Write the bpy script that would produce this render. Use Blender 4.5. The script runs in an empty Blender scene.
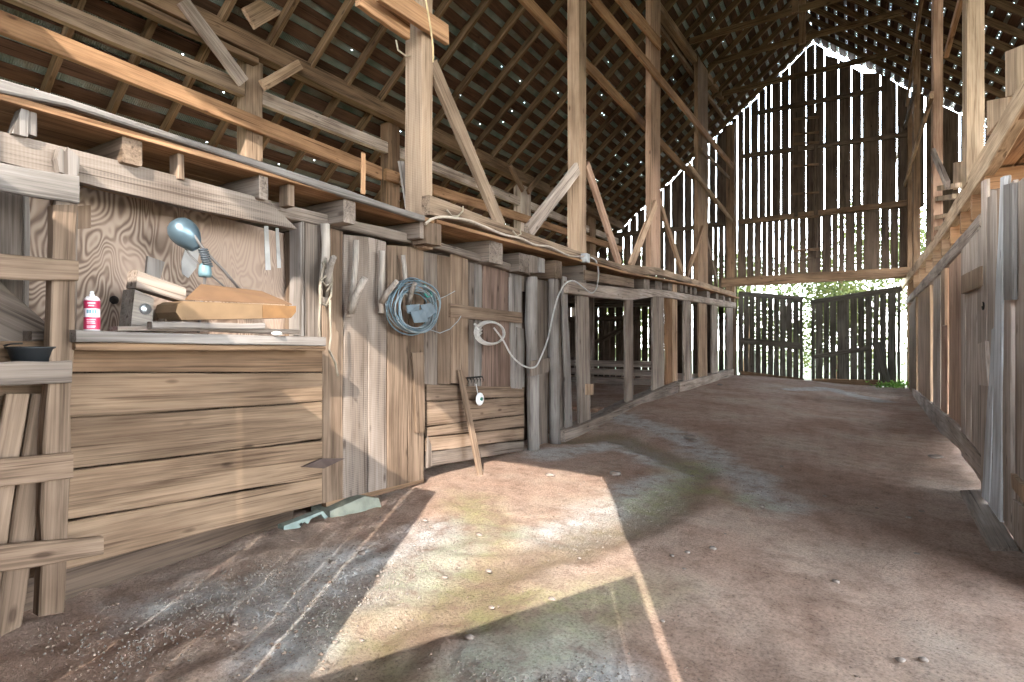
import bpy, bmesh, math, random
from mathutils import Vector, Matrix, noise
rnd = random.Random(7)
C = bpy.context.scene.collection
V = Vector
# ---------------------------------------------------------------- camera frame
FPX, PSI, CZ = 560.0, math.radians(31.5), 1.3
FW = V((-math.sin(PSI), math.cos(PSI), 0)); RT = V((math.cos(PSI), math.sin(PSI), 0))
def ray(px, py): return FW + RT*((px-512)/FPX) + V((0, 0, (341-py)/FPX))
def fin(r, t): return V((r.x*t, r.y*t, r.z*t+CZ))
def uX(px, py, X): r = ray(px, py); return fin(r, X/r.x)
def uY(px, py, Y): r = ray(px, py); return fin(r, Y/r.y)
def uZ(px, py, Z): r = ray(px, py); return fin(r, (Z-CZ)/r.z)
def uR(px, py, c=.854): r = ray(px, py); return fin(r, c/(r.x-.016*r.y))
def lerp(a, b, t): return a+(b-a)*t
def interp(tab, x):
    if x <= tab[0][0]: return tab[0][1]
    for (x0, y0), (x1, y1) in zip(tab, tab[1:]):
        if x <= x1: return lerp(y0, y1, (x-x0)/(x1-x0))
    return tab[-1][1]
def sstep(t): t = max(0, min(1, t)); return t*t*(3-2*t)
def floor_z(x, y):
    hl = interp([(-2, -1.27), (4, -1.25), (6.3, -1.25), (9, -1.06), (18, -1.03)], y)
    hr = interp([(-2, -1.38), (5, -1.38), (8, -1.31), (18, -1.23)], y)
    return lerp(hl, hr, sstep((x+3.1)/4.1)) + CZ
def deck_h(y): return CZ+interp([(-1, .99), (3.6, .97), (3.8, 1.02), (8.2, 1.02), (9.9, 1.15), (17.6, 1.27)], y)
RX, RZ, RS = -1.02, 8.53+CZ, .83          # ridge and roof slope
def roof_z(x): return RZ-RS*abs(x-RX)
XR = lambda y: .854+.016*y
YG = 18.0                                  # the far gable

# ---------------------------------------------------------------- materials
MATS = {}
def newmat(name):
    m = bpy.data.materials.new(name); m.use_nodes = True
    nt = m.node_tree; return m, nt, nt.nodes, nt.links, nt.nodes['Principled BSDF']
def N(ns, kind, **kw):
    n = ns.new(kind)
    for k, v in kw.items():
        if k in n.inputs: n.inputs[k].default_value = v
        else: setattr(n, k, v)
    return n
def ramp(ns, stops):
    n = ns.new('ShaderNodeValToRGB'); e = n.color_ramp.elements
    while len(e) < len(stops): e.new(.5)
    for i, (p, c) in enumerate(stops):
        e[i].position = p; e[i].color = (*c, 1) if len(c) == 3 else c
    return n
WOODS = {  # dark grain, light grain; near keys darkened, far ones lifted, to even the light
 'gray': ((.085, .065, .052), (.24, .195, .162)),  # darkened grey for near boards, offsetting the strong doorway light
 'white': ((.14, .122, .108), (.285, .255, .232)),
 'tan': ((.095, .062, .040), (.255, .182, .130)),  # darkened near copy of the post wood, against the doorway light
 'bin': ((.09, .056, .034), (.24, .166, .11)),
 'gray_lifted_right': ((.23, .18, .145), (.56, .46, .385)),  # grey brightened again, making up for weak light on the right wall
 'post_dimmed': ((.125, .083, .054), (.34, .245, .17)),  # post wood toned down where the doorway light falls strongest
 'pale': ((.25, .165, .10), (.58, .43, .29)),
 'post': ((.19, .12, .075), (.48, .335, .225)),  # tan kept brighter for far timbers that get little light
 'gray_lifted': ((.16, .122, .098), (.44, .36, .30)),  # grey kept brighter, lifting timbers deep in the dim aisle
 'orange': ((.20, .105, .055), (.42, .245, .135)),
 'brown': ((.085, .053, .034), (.26, .165, .10)),
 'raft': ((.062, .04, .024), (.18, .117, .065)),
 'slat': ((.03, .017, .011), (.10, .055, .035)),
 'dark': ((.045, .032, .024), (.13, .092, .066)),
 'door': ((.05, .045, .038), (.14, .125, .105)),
 'red': ((.25, .14, .09), (.50, .33, .23)),
 'bark': ((.085, .054, .041), (.27, .185, .145)),
 'branch': ((.16, .135, .115), (.36, .31, .265)),
 'peel': ((.40, .39, .38), (.74, .75, .76)),
}
def wood(key, axis='X', saw=.0):
    k = (key, axis, saw)
    if k in MATS: return MATS[k]
    m, nt, ns, ln, bs = newmat('wood_'+key+'_'+axis)
    dk, lt = WOODS[key]
    tc = ns.new('ShaderNodeTexCoord'); geo = ns.new('ShaderNodeNewGeometry'); oi = ns.new('ShaderNodeObjectInfo')
    r1 = N(ns, 'ShaderNodeMath', operation='MULTIPLY'); r1.inputs[1].default_value = 37.0
    ln.new(geo.outputs['Random Per Island'], r1.inputs[0])
    r2 = N(ns, 'ShaderNodeMath', operation='MULTIPLY_ADD'); r2.inputs[1].default_value = 71.0
    ln.new(oi.outputs['Random'], r2.inputs[0]); ln.new(r1.outputs[0], r2.inputs[2])
    off = ns.new('ShaderNodeVectorMath'); off.operation = 'ADD'
    ln.new(tc.outputs['Object'], off.inputs[0])
    cb = ns.new('ShaderNodeCombineXYZ')
    for i in range(3): ln.new(r2.outputs[0], cb.inputs[i])
    ln.new(cb.outputs[0], off.inputs[1])
    def mapped(al, ac):
        mp = ns.new('ShaderNodeMapping'); sc = [ac]*3; sc['XYZ'.index(axis)] = al
        mp.inputs['Scale'].default_value = sc; ln.new(off.outputs[0], mp.inputs[0]); return mp
    n1 = N(ns, 'ShaderNodeTexNoise', Scale=1.0, Detail=6.0, Roughness=.62, Distortion=.6); ln.new(mapped(.9, 11).outputs[0], n1.inputs['Vector'])
    n2 = N(ns, 'ShaderNodeTexNoise', Scale=1.0, Detail=3.0, Roughness=.6, Distortion=.15); ln.new(mapped(1.6, 85).outputs[0], n2.inputs['Vector'])
    n4 = N(ns, 'ShaderNodeTexNoise', Scale=1.0, Detail=2.0, Roughness=.5, Distortion=.3); ln.new(mapped(.8, 34).outputs[0], n4.inputs['Vector'])
    n3 = N(ns, 'ShaderNodeTexNoise', Scale=1.0, Detail=3.0, Roughness=.55); ln.new(mapped(1.3, 2.6).outputs[0], n3.inputs['Vector'])
    a = N(ns, 'ShaderNodeMath', operation='MULTIPLY_ADD'); a.inputs[1].default_value = .55
    ln.new(n1.outputs[0], a.inputs[0])
    b = N(ns, 'ShaderNodeMath', operation='MULTIPLY'); b.inputs[1].default_value = .45
    ln.new(n2.outputs[0], b.inputs[0]); ln.new(b.outputs[0], a.inputs[2])
    val = a
    if saw:
        w = N(ns, 'ShaderNodeTexWave', Scale=1.0, Distortion=3.0, Detail=2.0); w.bands_direction = axis
        mp = ns.new('ShaderNodeMapping'); sc = [3.0]*3; sc['XYZ'.index(axis)] = 22.0
        mp.inputs['Scale'].default_value = sc; ln.new(off.outputs[0], mp.inputs[0]); ln.new(mp.outputs[0], w.inputs['Vector'])
        val = N(ns, 'ShaderNodeMath', operation='MULTIPLY_ADD'); val.inputs[1].default_value = saw
        ln.new(w.outputs['Fac'], val.inputs[0]); ln.new(a.outputs[0], val.inputs[2])
    rp = ramp(ns, [(.34, tuple(c*.8 for c in dk)), (.48, tuple(lerp(x, y, .58) for x, y in zip(dk, lt))), (.62+saw, tuple(c*1.06 for c in lt))])
    ln.new(val.outputs[0], rp.inputs[0])
    # weather stains and board-to-board difference
    st = ramp(ns, [(.30, (.62, .58, .55)), (.55, (1, 1, 1)), (.75, (1.12, 1.1, 1.08))]); ln.new(n3.outputs[0], st.inputs[0])
    mx = ns.new('ShaderNodeMix'); mx.data_type = 'RGBA'; mx.blend_type = 'MULTIPLY'; mx.inputs[0].default_value = 1
    ln.new(rp.outputs[0], mx.inputs[6]); ln.new(st.outputs[0], mx.inputs[7])
    ck = ramp(ns, [(.63, (1, 1, 1)), (.69, (.38, .34, .31))]); ln.new(n4.outputs[0], ck.inputs[0])
    mc = ns.new('ShaderNodeMix'); mc.data_type = 'RGBA'; mc.blend_type = 'MULTIPLY'; mc.inputs[0].default_value = .85
    ln.new(mx.outputs[2], mc.inputs[6]); ln.new(ck.outputs[0], mc.inputs[7]); mx = mc
    # knots
    vo = N(ns, 'ShaderNodeTexVoronoi', Scale=1.0); ln.new(mapped(2.6, 7).outputs[0], vo.inputs['Vector'])
    kr = ramp(ns, [(.055, (.30, .26, .24)), (.13, (1, 1, 1))]); ln.new(vo.outputs['Distance'], kr.inputs[0])
    mk = ns.new('ShaderNodeMix'); mk.data_type = 'RGBA'; mk.blend_type = 'MULTIPLY'; mk.inputs[0].default_value = .8
    ln.new(mx.outputs[2], mk.inputs[6]); ln.new(kr.outputs[0], mk.inputs[7])
    fr = N(ns, 'ShaderNodeMath', operation='FRACT'); ln.new(r2.outputs[0], fr.inputs[0])
    hv = ns.new('ShaderNodeHueSaturation'); hv.inputs['Saturation'].default_value = 1.02
    mr = N(ns, 'ShaderNodeMapRange'); mr.inputs['To Min'].default_value = .78; mr.inputs['To Max'].default_value = 1.2
    ln.new(fr.outputs[0], mr.inputs[0]); ln.new(mr.outputs[0], hv.inputs['Value']); ln.new(mk.outputs[2], hv.inputs['Color'])
    ln.new(hv.outputs[0], bs.inputs['Base Color'])
    bs.inputs['Roughness'].default_value = .85; bs.inputs['Specular IOR Level'].default_value = .2
    bp = N(ns, 'ShaderNodeBump', Strength=.7, Distance=.007); ln.new(a.outputs[0], bp.inputs['Height']); ln.new(bp.outputs[0], bs.inputs['Normal'])
    MATS[k] = m; return m
def plain(name, col, rough=.6, metal=0.0, var=.25, scale=12.0, col2=None, trans=0):
    if name in MATS: return MATS[name]
    m, nt, ns, ln, bs = newmat(name)
    tc = ns.new('ShaderNodeTexCoord'); n = N(ns, 'ShaderNodeTexNoise', Scale=scale, Detail=4.0)
    ln.new(tc.outputs['Object'], n.inputs['Vector'])
    c2 = col2 or tuple(c*(1-var) for c in col)
    r = ramp(ns, [(.35, c2), (.62, col)]); ln.new(n.outputs[0], r.inputs[0]); ln.new(r.outputs[0], bs.inputs['Base Color'])
    bs.inputs['Roughness'].default_value = rough; bs.inputs['Metallic'].default_value = metal
    if trans: bs.inputs['Transmission Weight'].default_value = trans
    bp = N(ns, 'ShaderNodeBump', Strength=.2, Distance=.004); ln.new(n.outputs[0], bp.inputs['Height']); ln.new(bp.outputs[0], bs.inputs['Normal'])
    MATS[name] = m; return m
def plywood_mat():
    m, nt, ns, ln, bs = newmat('plywood')
    tc = ns.new('ShaderNodeTexCoord')
    mp = ns.new('ShaderNodeMapping'); mp.inputs['Scale'].default_value = (1, 2.6, 1.0); ln.new(tc.outputs['Object'], mp.inputs[0])
    n0 = N(ns, 'ShaderNodeTexNoise', Scale=2.2, Detail=1.5, Distortion=.4); ln.new(mp.outputs[0], n0.inputs['Vector'])
    mm = N(ns, 'ShaderNodeMath', operation='MULTIPLY'); mm.inputs[1].default_value = 150.0; ln.new(n0.outputs[0], mm.inputs[0])
    sn = N(ns, 'ShaderNodeMath', operation='SINE'); ln.new(mm.outputs[0], sn.inputs[0])
    ma = N(ns, 'ShaderNodeMapRange'); ma.inputs['From Min'].default_value = -1; ln.new(sn.outputs[0], ma.inputs[0])
    rp = ramp(ns, [(.05, (.14, .092, .066)), (.45, (.25, .175, .128)), (.95, (.35, .265, .203))]); ln.new(ma.outputs[0], rp.inputs[0])
    # grain fading to a paler tone towards one end of the sheet
    n2 = N(ns, 'ShaderNodeTexNoise', Scale=3.0, Detail=5.0); ln.new(tc.outputs['Object'], n2.inputs['Vector'])
    sy = ns.new('ShaderNodeSeparateXYZ'); ln.new(tc.outputs['Object'], sy.inputs[0])
    wy = N(ns, 'ShaderNodeMath', operation='MULTIPLY_ADD'); wy.inputs[1].default_value = .22; ln.new(sy.outputs['Y'], wy.inputs[0]); ln.new(n2.outputs[0], wy.inputs[2]); n2 = wy
    r2 = ramp(ns, [(.42, (0, 0, 0)), (.60, (1, 1, 1))]); ln.new(n2.outputs[0], r2.inputs[0])
    mx = ns.new('ShaderNodeMix'); mx.data_type = 'RGBA'; ln.new(r2.outputs[0], mx.inputs[0])
    sc = N(ns, 'ShaderNodeMath', operation='MULTIPLY'); sc.inputs[1].default_value = .72
    ln.new(r2.outputs[0], sc.inputs[0]); ln.new(sc.outputs[0], mx.inputs[0])
    ln.new(rp.outputs[0], mx.inputs[6]); mx.inputs[7].default_value = (.35, .25, .19, 1)
    ln.new(mx.outputs[2], bs.inputs['Base Color']); bs.inputs['Roughness'].default_value = .85
    bp = N(ns, 'ShaderNodeBump', Strength=.25, Distance=.003); ln.new(ma.outputs[0], bp.inputs['Height']); ln.new(bp.outputs[0], bs.inputs['Normal'])
    return m

# ---------------------------------------------------------------- object helpers
ORG = {}
def link(name, me, mat, loc=V((0, 0, 0)), rot=None, parent=None):
    o = bpy.data.objects.new(name, me); C.objects.link(o)
    if mat: me.materials.append(mat)
    M = Matrix.Translation(loc) @ (rot.to_4x4() if rot else Matrix.Identity(4))
    ORG[o.name] = loc.copy()
    if parent:
        o.parent = parent; M = Matrix.Translation(-ORG[parent.name]) @ M
        if parent.get('_rot'): raise RuntimeError('rotated parent')
    o.matrix_basis = M
    return o
def tag(o, label=None, cat=None, group=None, kind=None):
    if label: o['label'] = label
    if cat: o['category'] = cat
    if group: o['group'] = group
    if kind: o['kind'] = kind
    return o
def thing(name, label, cat, loc, group=None):
    o = bpy.data.objects.new(name, None); o.empty_display_size = .1; C.objects.link(o); o.location = loc; ORG[o.name] = V(loc)
    return tag(o, label, cat, group)
def nz(p, s): return noise.noise(p*s)
class MB:
    def __init__(self): self.v = []; self.f = []; self.sm = []
    def ring(self, pts): i = len(self.v); self.v += pts; return list(range(i, i+len(pts)))
    def face(self, f, s=False): self.f.append(f); self.sm.append(s)
    def plank(self, a0, a1, b1, b0, T, n=6, rough=.004, bev=.005, rag=0):
        """board whose face is the quad a0 a1 (one long edge) b0 b1 (the other), thickness T behind it"""
        sd = V((rnd.random()*99, rnd.random()*99, rnd.random()*99))
        prev = None; first = None; L = ((a1-a0).length+(b1-b0).length)/2
        ed = (a1-a0).normalized()
        for i in range(n+1):
            t = i/n; a = a0.lerp(a1, t); b = b0.lerp(b1, t); w = b-a; wl = max(w.length, 1e-4); wd = w/wl
            q = sd+V((t*L*2.2, 0, 0))
            a = a+wd*(nz(q, 1)*rough*2+nz(q, 4)*rough); b = b+wd*(nz(q+V((0, 9, 0)), 1)*rough*2+nz(q+V((0, 9, 0)), 4)*rough)
            off = T.normalized()*(nz(q+V((0, 0, 9)), .7)*rough*1.5)
            if rag and i in (0, n):
                a = a+ed*rnd.uniform(-rag, rag); b = b+ed*rnd.uniform(-rag, rag)
            c = min(bev, wl*.2, T.length*.25); td = T.normalized(); w = b-a; wd = w.normalized()
            pts = [a+td*c, a+wd*c, b-wd*c, b+td*c, b+T-td*c, b+T-wd*c, a+T+wd*c, a+T-td*c]
            r = self.ring([p+off for p in pts])
            if prev:
                for k in range(8): self.face([prev[k], prev[(k+1) % 8], r[(k+1) % 8], r[k]])
            else: first = r
            prev = r
        self.face(first[::-1]); self.face(prev)
    def box(self, c, s): 
        c = V(c); h = V(s)/2
        self.plank(c+V((-h.x, -h.y, -h.z)), c+V((h.x, -h.y, -h.z)), c+V((h.x, -h.y, h.z)), c+V((-h.x, -h.y, h.z)), V((0, s[1], 0)), 1, 0, .004)
    def tube(self, pts, rad, k=8, smooth=True, cap=True):
        pr = None; ref = V((.31, .2, .93)); n = len(pts)
        for i, p in enumerate(pts):
            d = (pts[min(i+1, n-1)]-pts[max(i-1, 0)]).normalized()
            u = d.cross(ref)
            if u.length < .05: u = d.cross(V((1, 0, 0)))
            u.normalize(); w = d.cross(u); rr = rad[i] if isinstance(rad, (list, tuple)) else rad
            r = self.ring([p+(u*math.cos(2*math.pi*j/k)+w*math.sin(2*math.pi*j/k))*rr for j in range(k)])
            if pr:
                for j in range(k): self.face([pr[j], pr[(j+1) % k], r[(j+1) % k], r[j]], smooth)
            elif cap: self.face(r[::-1])
            pr = r
        if cap: self.face(pr)
    def lathe(self, prof, c, k=20, M=None):
        pr = None
        for (r, z) in prof:
            pts = [V((max(r, 1e-4)*math.cos(2*math.pi*j/k), max(r, 1e-4)*math.sin(2*math.pi*j/k), z)) for j in range(k)]
            if M: pts = [M @ p for p in pts]
            rg = self.ring([c+p for p in pts])
            if pr:
                for j in range(k): self.face([pr[j], pr[(j+1) % k], rg[(j+1) % k], rg[j]], True)
            else: self.face(rg[::-1])
            pr = rg
        self.face(pr)
    def poly(self, pts, T):
        a = self.ring(list(pts)); b = self.ring([p+T for p in pts]); n = len(pts)
        self.face(a); self.face(b[::-1])
        for i in range(n): self.face([a[i], b[i], b[(i+1) % n], a[(i+1) % n]])
    def blob(self, c, s, seed, sub=2, amp=.25):
        bm = bmesh.new(); bmesh.ops.create_icosphere(bm, subdivisions=sub, radius=1)
        i0 = len(self.v)
        for v in bm.verts:
            q = v.co+V((seed*3.1, seed*1.7, 0)); d = 1+amp*nz(q, 1.3)+amp*.5*nz(q, 3)
            self.v.append(V((c[0]+v.co.x*s[0]*d, c[1]+v.co.y*s[1]*d, c[2]+v.co.z*s[2]*d)))
        for f in bm.faces: self.face([i0+v.index for v in f.verts], True)
        bm.free()
    def build(self, name, mat, parent=None, origin=None, rot=None):
        if origin is None: origin = sum(self.v, V((0, 0, 0)))/len(self.v)
        R = rot.transposed() if rot else None
        vs = [(R @ (p-origin)) if R else (p-origin) for p in self.v]
        me = bpy.data.meshes.new(name); me.from_pydata(vs, [], self.f)
        me.polygons.foreach_set('use_smooth', self.sm)
        bm = bmesh.new(); bm.from_mesh(me); bmesh.ops.recalc_face_normals(bm, faces=bm.faces); bm.to_mesh(me); bm.free()
        return link(name, me, mat, origin, rot, parent)
def plank(name, a0, a1, b1, b0, T, key, label=None, cat=None, group=None, parent=None, n=8, rough=.004, bev=.006, kind=None, saw=0.0, rag=0):
    m = MB(); m.plank(a0, a1, b1, b0, T, n, rough, bev, rag)
    ex = ((a1+b1)-(a0+b0)).normalized(); ez = (T-ex*T.dot(ex)).normalized(); ey = ez.cross(ex)
    R = Matrix((ex, ey, ez)).transposed()
    return tag(m.build(name, wood(key, 'X', saw), parent, (a0+a1+b0+b1)/4, R), label, cat, group, kind)
def stick(name, p0, p1, w, T, key, label=None, cat=None, group=None, parent=None, **kw):
    """timber along p0-p1; w is the width across (in the plane square to T)"""
    d = (p1-p0).normalized(); s = T.normalized().cross(d).normalized()*(w/2)
    return plank(name, p0-s, p1-s, p1+s, p0+s, T, key, label, cat, group, parent, **kw)
def pxq(X, q):       # four pixels on the plane x = X: a0 a1 b1 b0
    return [uX(x, y, X) for x, y in q]
BK = lambda t: V((-t, 0, 0))        # into the left wall
BR = lambda t: V((t, 0, 0))         # into the right wall
def upost(name, X, pa, pb, z0, z1, t, key, label, cat='post', group=None, dirn=-1, **kw):
    ya, yb = uX(pa, 341, X).y, uX(pb, 341, X).y
    return plank(name, V((X, ya, z0)), V((X, ya, z1)), V((X, yb, z1)), V((X, yb, z0)), V((dirn*t, 0, 0)), key, label, cat, group, **kw)

# ---------------------------------------------------------------- floor and ground
def seg_d(p, pts):
    best = 9
    for a, b in zip(pts, pts[1:]):
        ab = b-a; t = max(0, min(1, (p-a).dot(ab)/max(ab.length_squared, 1e-6))); best = min(best, (p-a-ab*t).length)
    return best
def make_floor():
    me = bpy.data.meshes.new('floor'); vs = []; fs = []
    xs = [-8.6+.3*i for i in range(17)]+[-3.5+.045*i for i in range(112)]+[1.6+.4*i for i in range(11)]
    ys = [-1.4+.045*i for i in range(200)]+[7.6+.09*i for i in range(118)]
    mud = [uZ(*p, .05).xy for p in ((565, 442), (612, 437), (660, 452), (700, 470), (690, 488), (648, 508), (600, 528), (545, 550), (470, 585), (380, 640), (330, 690))]
    alg = [[uZ(*p, .04).xy for p in s] for s in (((470, 500), (490, 530), (445, 560), (380, 605), (365, 615)), ((520, 585), (560, 590), (640, 580), (500, 610), (560, 625), (450, 670)), ((670, 470), (700, 460), (690, 480), (760, 495)), ((640, 500), (690, 480)))]
    grv = [[uZ(*p, .04).xy for p in s] for s in (((180, 600), (260, 600), (320, 580), (350, 560), (300, 640)), ((440, 530), (405, 570), (370, 600)), ((545, 455), (620, 445), (690, 470), (640, 490)), ((620, 425), (680, 440), (740, 470), (770, 495)), ((560, 532), (600, 515), (640, 500), (660, 490)), ((790, 395), (830, 392), (880, 402)), ((480, 660), (560, 650), (600, 665)))]
    A = []; G = []; M = []
    for y in ys:
        for x in xs:
            p = V((x, y)); p3 = V((x, y, 0))
            dm = seg_d(p, mud); j = .12*nz(p3, 2.3)+.06*nz(p3, 6)
            am = max(0, 1-max(0, dm-.10+j)/.16)
            ag = max(0, 1-max(0, min(seg_d(p, s) for s in alg)-.06+j*1.2)/.25)
            gg = max(0, 1-max(0, min(seg_d(p, s) for s in grv)-.12+j*1.4)/.22)
            M.append(am); A.append(ag); G.append(gg)
            z = floor_z(x, y)+.018*nz(p3, 1.1)+.010*nz(p3, 3.1)+.006*nz(p3, 9)-.03*am
            if x < -1.2 and y < 3.6: z += (.014*nz(p3, 12)+.03*abs(nz(p3, 4))-.008)*min(1, (-1.2-x)*3)
            vs.append((x, y, z))
    nx = len(xs)
    for j in range(len(ys)-1):
        for i in range(nx-1): fs.append((j*nx+i, j*nx+i+1, (j+1)*nx+i+1, (j+1)*nx+i))
    me.from_pydata(vs, [], fs); me.polygons.foreach_set('use_smooth', [True]*len(fs))
    for nm, dat in (('mud', M), ('algae', A), ('gravel', G)):
        at = me.attributes.new(nm, 'FLOAT', 'POINT'); at.data.foreach_set('value', dat)
    m, nt, ns, ln, bs = newmat('dirt')
    tc = ns.new('ShaderNodeTexCoord')
    def nse(s, d=5.0, r=.6):
        n = N(ns, 'ShaderNodeTexNoise', Scale=s, Detail=d, Roughness=r); ln.new(tc.outputs['Object'], n.inputs['Vector']); return n
    n1 = nse(.9); n2 = nse(7, 8, .7); n3 = nse(60, 6, .75); n4 = nse(230, 3, .7)
    base = ramp(ns, [(.34, (.40, .255, .19)), (.52, (.50, .355, .275)), (.68, (.55, .43, .345))]); ln.new(n1.outputs[0], base.inputs[0])
    sp = ramp(ns, [(.32, (.50, .48, .47)), (.48, (1, 1, 1)), (.68, (1.3, 1.28, 1.26))]); ln.new(n3.outputs[0], sp.inputs[0])
    sp2 = ramp(ns, [(.33, (.72, .69, .67)), (.5, (1, 1, 1)), (.66, (1.12, 1.12, 1.12))]); ln.new(n2.outputs[0], sp2.inputs[0])
    def mix(fac, a, b, mode='MIX', f=None):
        x = ns.new('ShaderNodeMix'); x.data_type = 'RGBA'; x.blend_type = mode
        if fac is not None: ln.new(fac, x.inputs[0])
        else: x.inputs[0].default_value = f
        for s, i in ((a, 6), (b, 7)):
            if hasattr(s, 'is_output'): ln.new(s, x.inputs[i])
            else: x.inputs[i].default_value = (*s, 1)
        return x.outputs[2]
    def att(n, gain, nn, thr=.35):
        a = N(ns, 'ShaderNodeAttribute', attribute_name=n)
        q = N(ns, 'ShaderNodeMapRange'); q.inputs['From Min'].default_value = thr-.12; q.inputs['From Max'].default_value = thr+.3; ln.new(nn.outputs[0], q.inputs[0])
        x = N(ns, 'ShaderNodeMath', operation='MULTIPLY'); ln.new(a.outputs['Fac'], x.inputs[0]); ln.new(q.outputs[0], x.inputs[1])
        y = N(ns, 'ShaderNodeMath', operation='MULTIPLY', use_clamp=True); ln.new(x.outputs[0], y.inputs[0]); y.inputs[1].default_value = gain
        return y.outputs[0]
    col = mix(att('gravel', 1.3, n2, .36), base.outputs[0], (.58, .545, .515))
    col = mix(att('mud', .85, n2, .3), col, (.25, .19, .115))
    col = mix(att('algae', .75, n2, .42), col, (.33, .335, .145))
    col = mix(None, col, sp.outputs[0], 'MULTIPLY', 1.0); col = mix(None, col, sp2.outputs[0], 'MULTIPLY', 1.0)
    ln.new(col, bs.inputs['Base Color']); bs.inputs['Roughness'].default_value = .95; bs.inputs['Specular IOR Level'].default_value = .1
    ad = N(ns, 'ShaderNodeMath', operation='MULTIPLY_ADD'); ad.inputs[1].default_value = .5; ln.new(n4.outputs[0], ad.inputs[0]); ln.new(n3.outputs[0], ad.inputs[2])
    bp = N(ns, 'ShaderNodeBump', Strength=.9, Distance=.03); ln.new(ad.outputs[0], bp.inputs['Height']); ln.new(bp.outputs[0], bs.inputs['Normal'])
    o = link('floor', me, m); tag(o, kind='structure'); return o
make_floor()
def make_ground():
    m, nt, ns, ln, bs = newmat('meadow')
    tc = ns.new('ShaderNodeTexCoord'); n = N(ns, 'ShaderNodeTexNoise', Scale=3.0, Detail=6.0); ln.new(tc.outputs['Object'], n.inputs['Vector'])
    r = ramp(ns, [(.35, (.10, .13, .045)), (.6, (.26, .24, .13))]); ln.new(n.outputs[0], r.inputs[0]); ln.new(r.outputs[0], bs.inputs['Base Color']); bs.inputs['Roughness'].default_value = .95
    me = bpy.data.meshes.new('ground'); g = 40; vs = [(-80+4*i, -60+4*j, -.25+.10*nz(V((i, j, 0)), .3)) for j in range(g) for i in range(g+1)]
    fs = [(j*(g+1)+i, j*(g+1)+i+1, (j+1)*(g+1)+i+1, (j+1)*(g+1)+i) for j in range(g-1) for i in range(g)]
    me.from_pydata(vs, [], fs); tag(link('ground', me, m), kind='structure')
make_ground()

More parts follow.
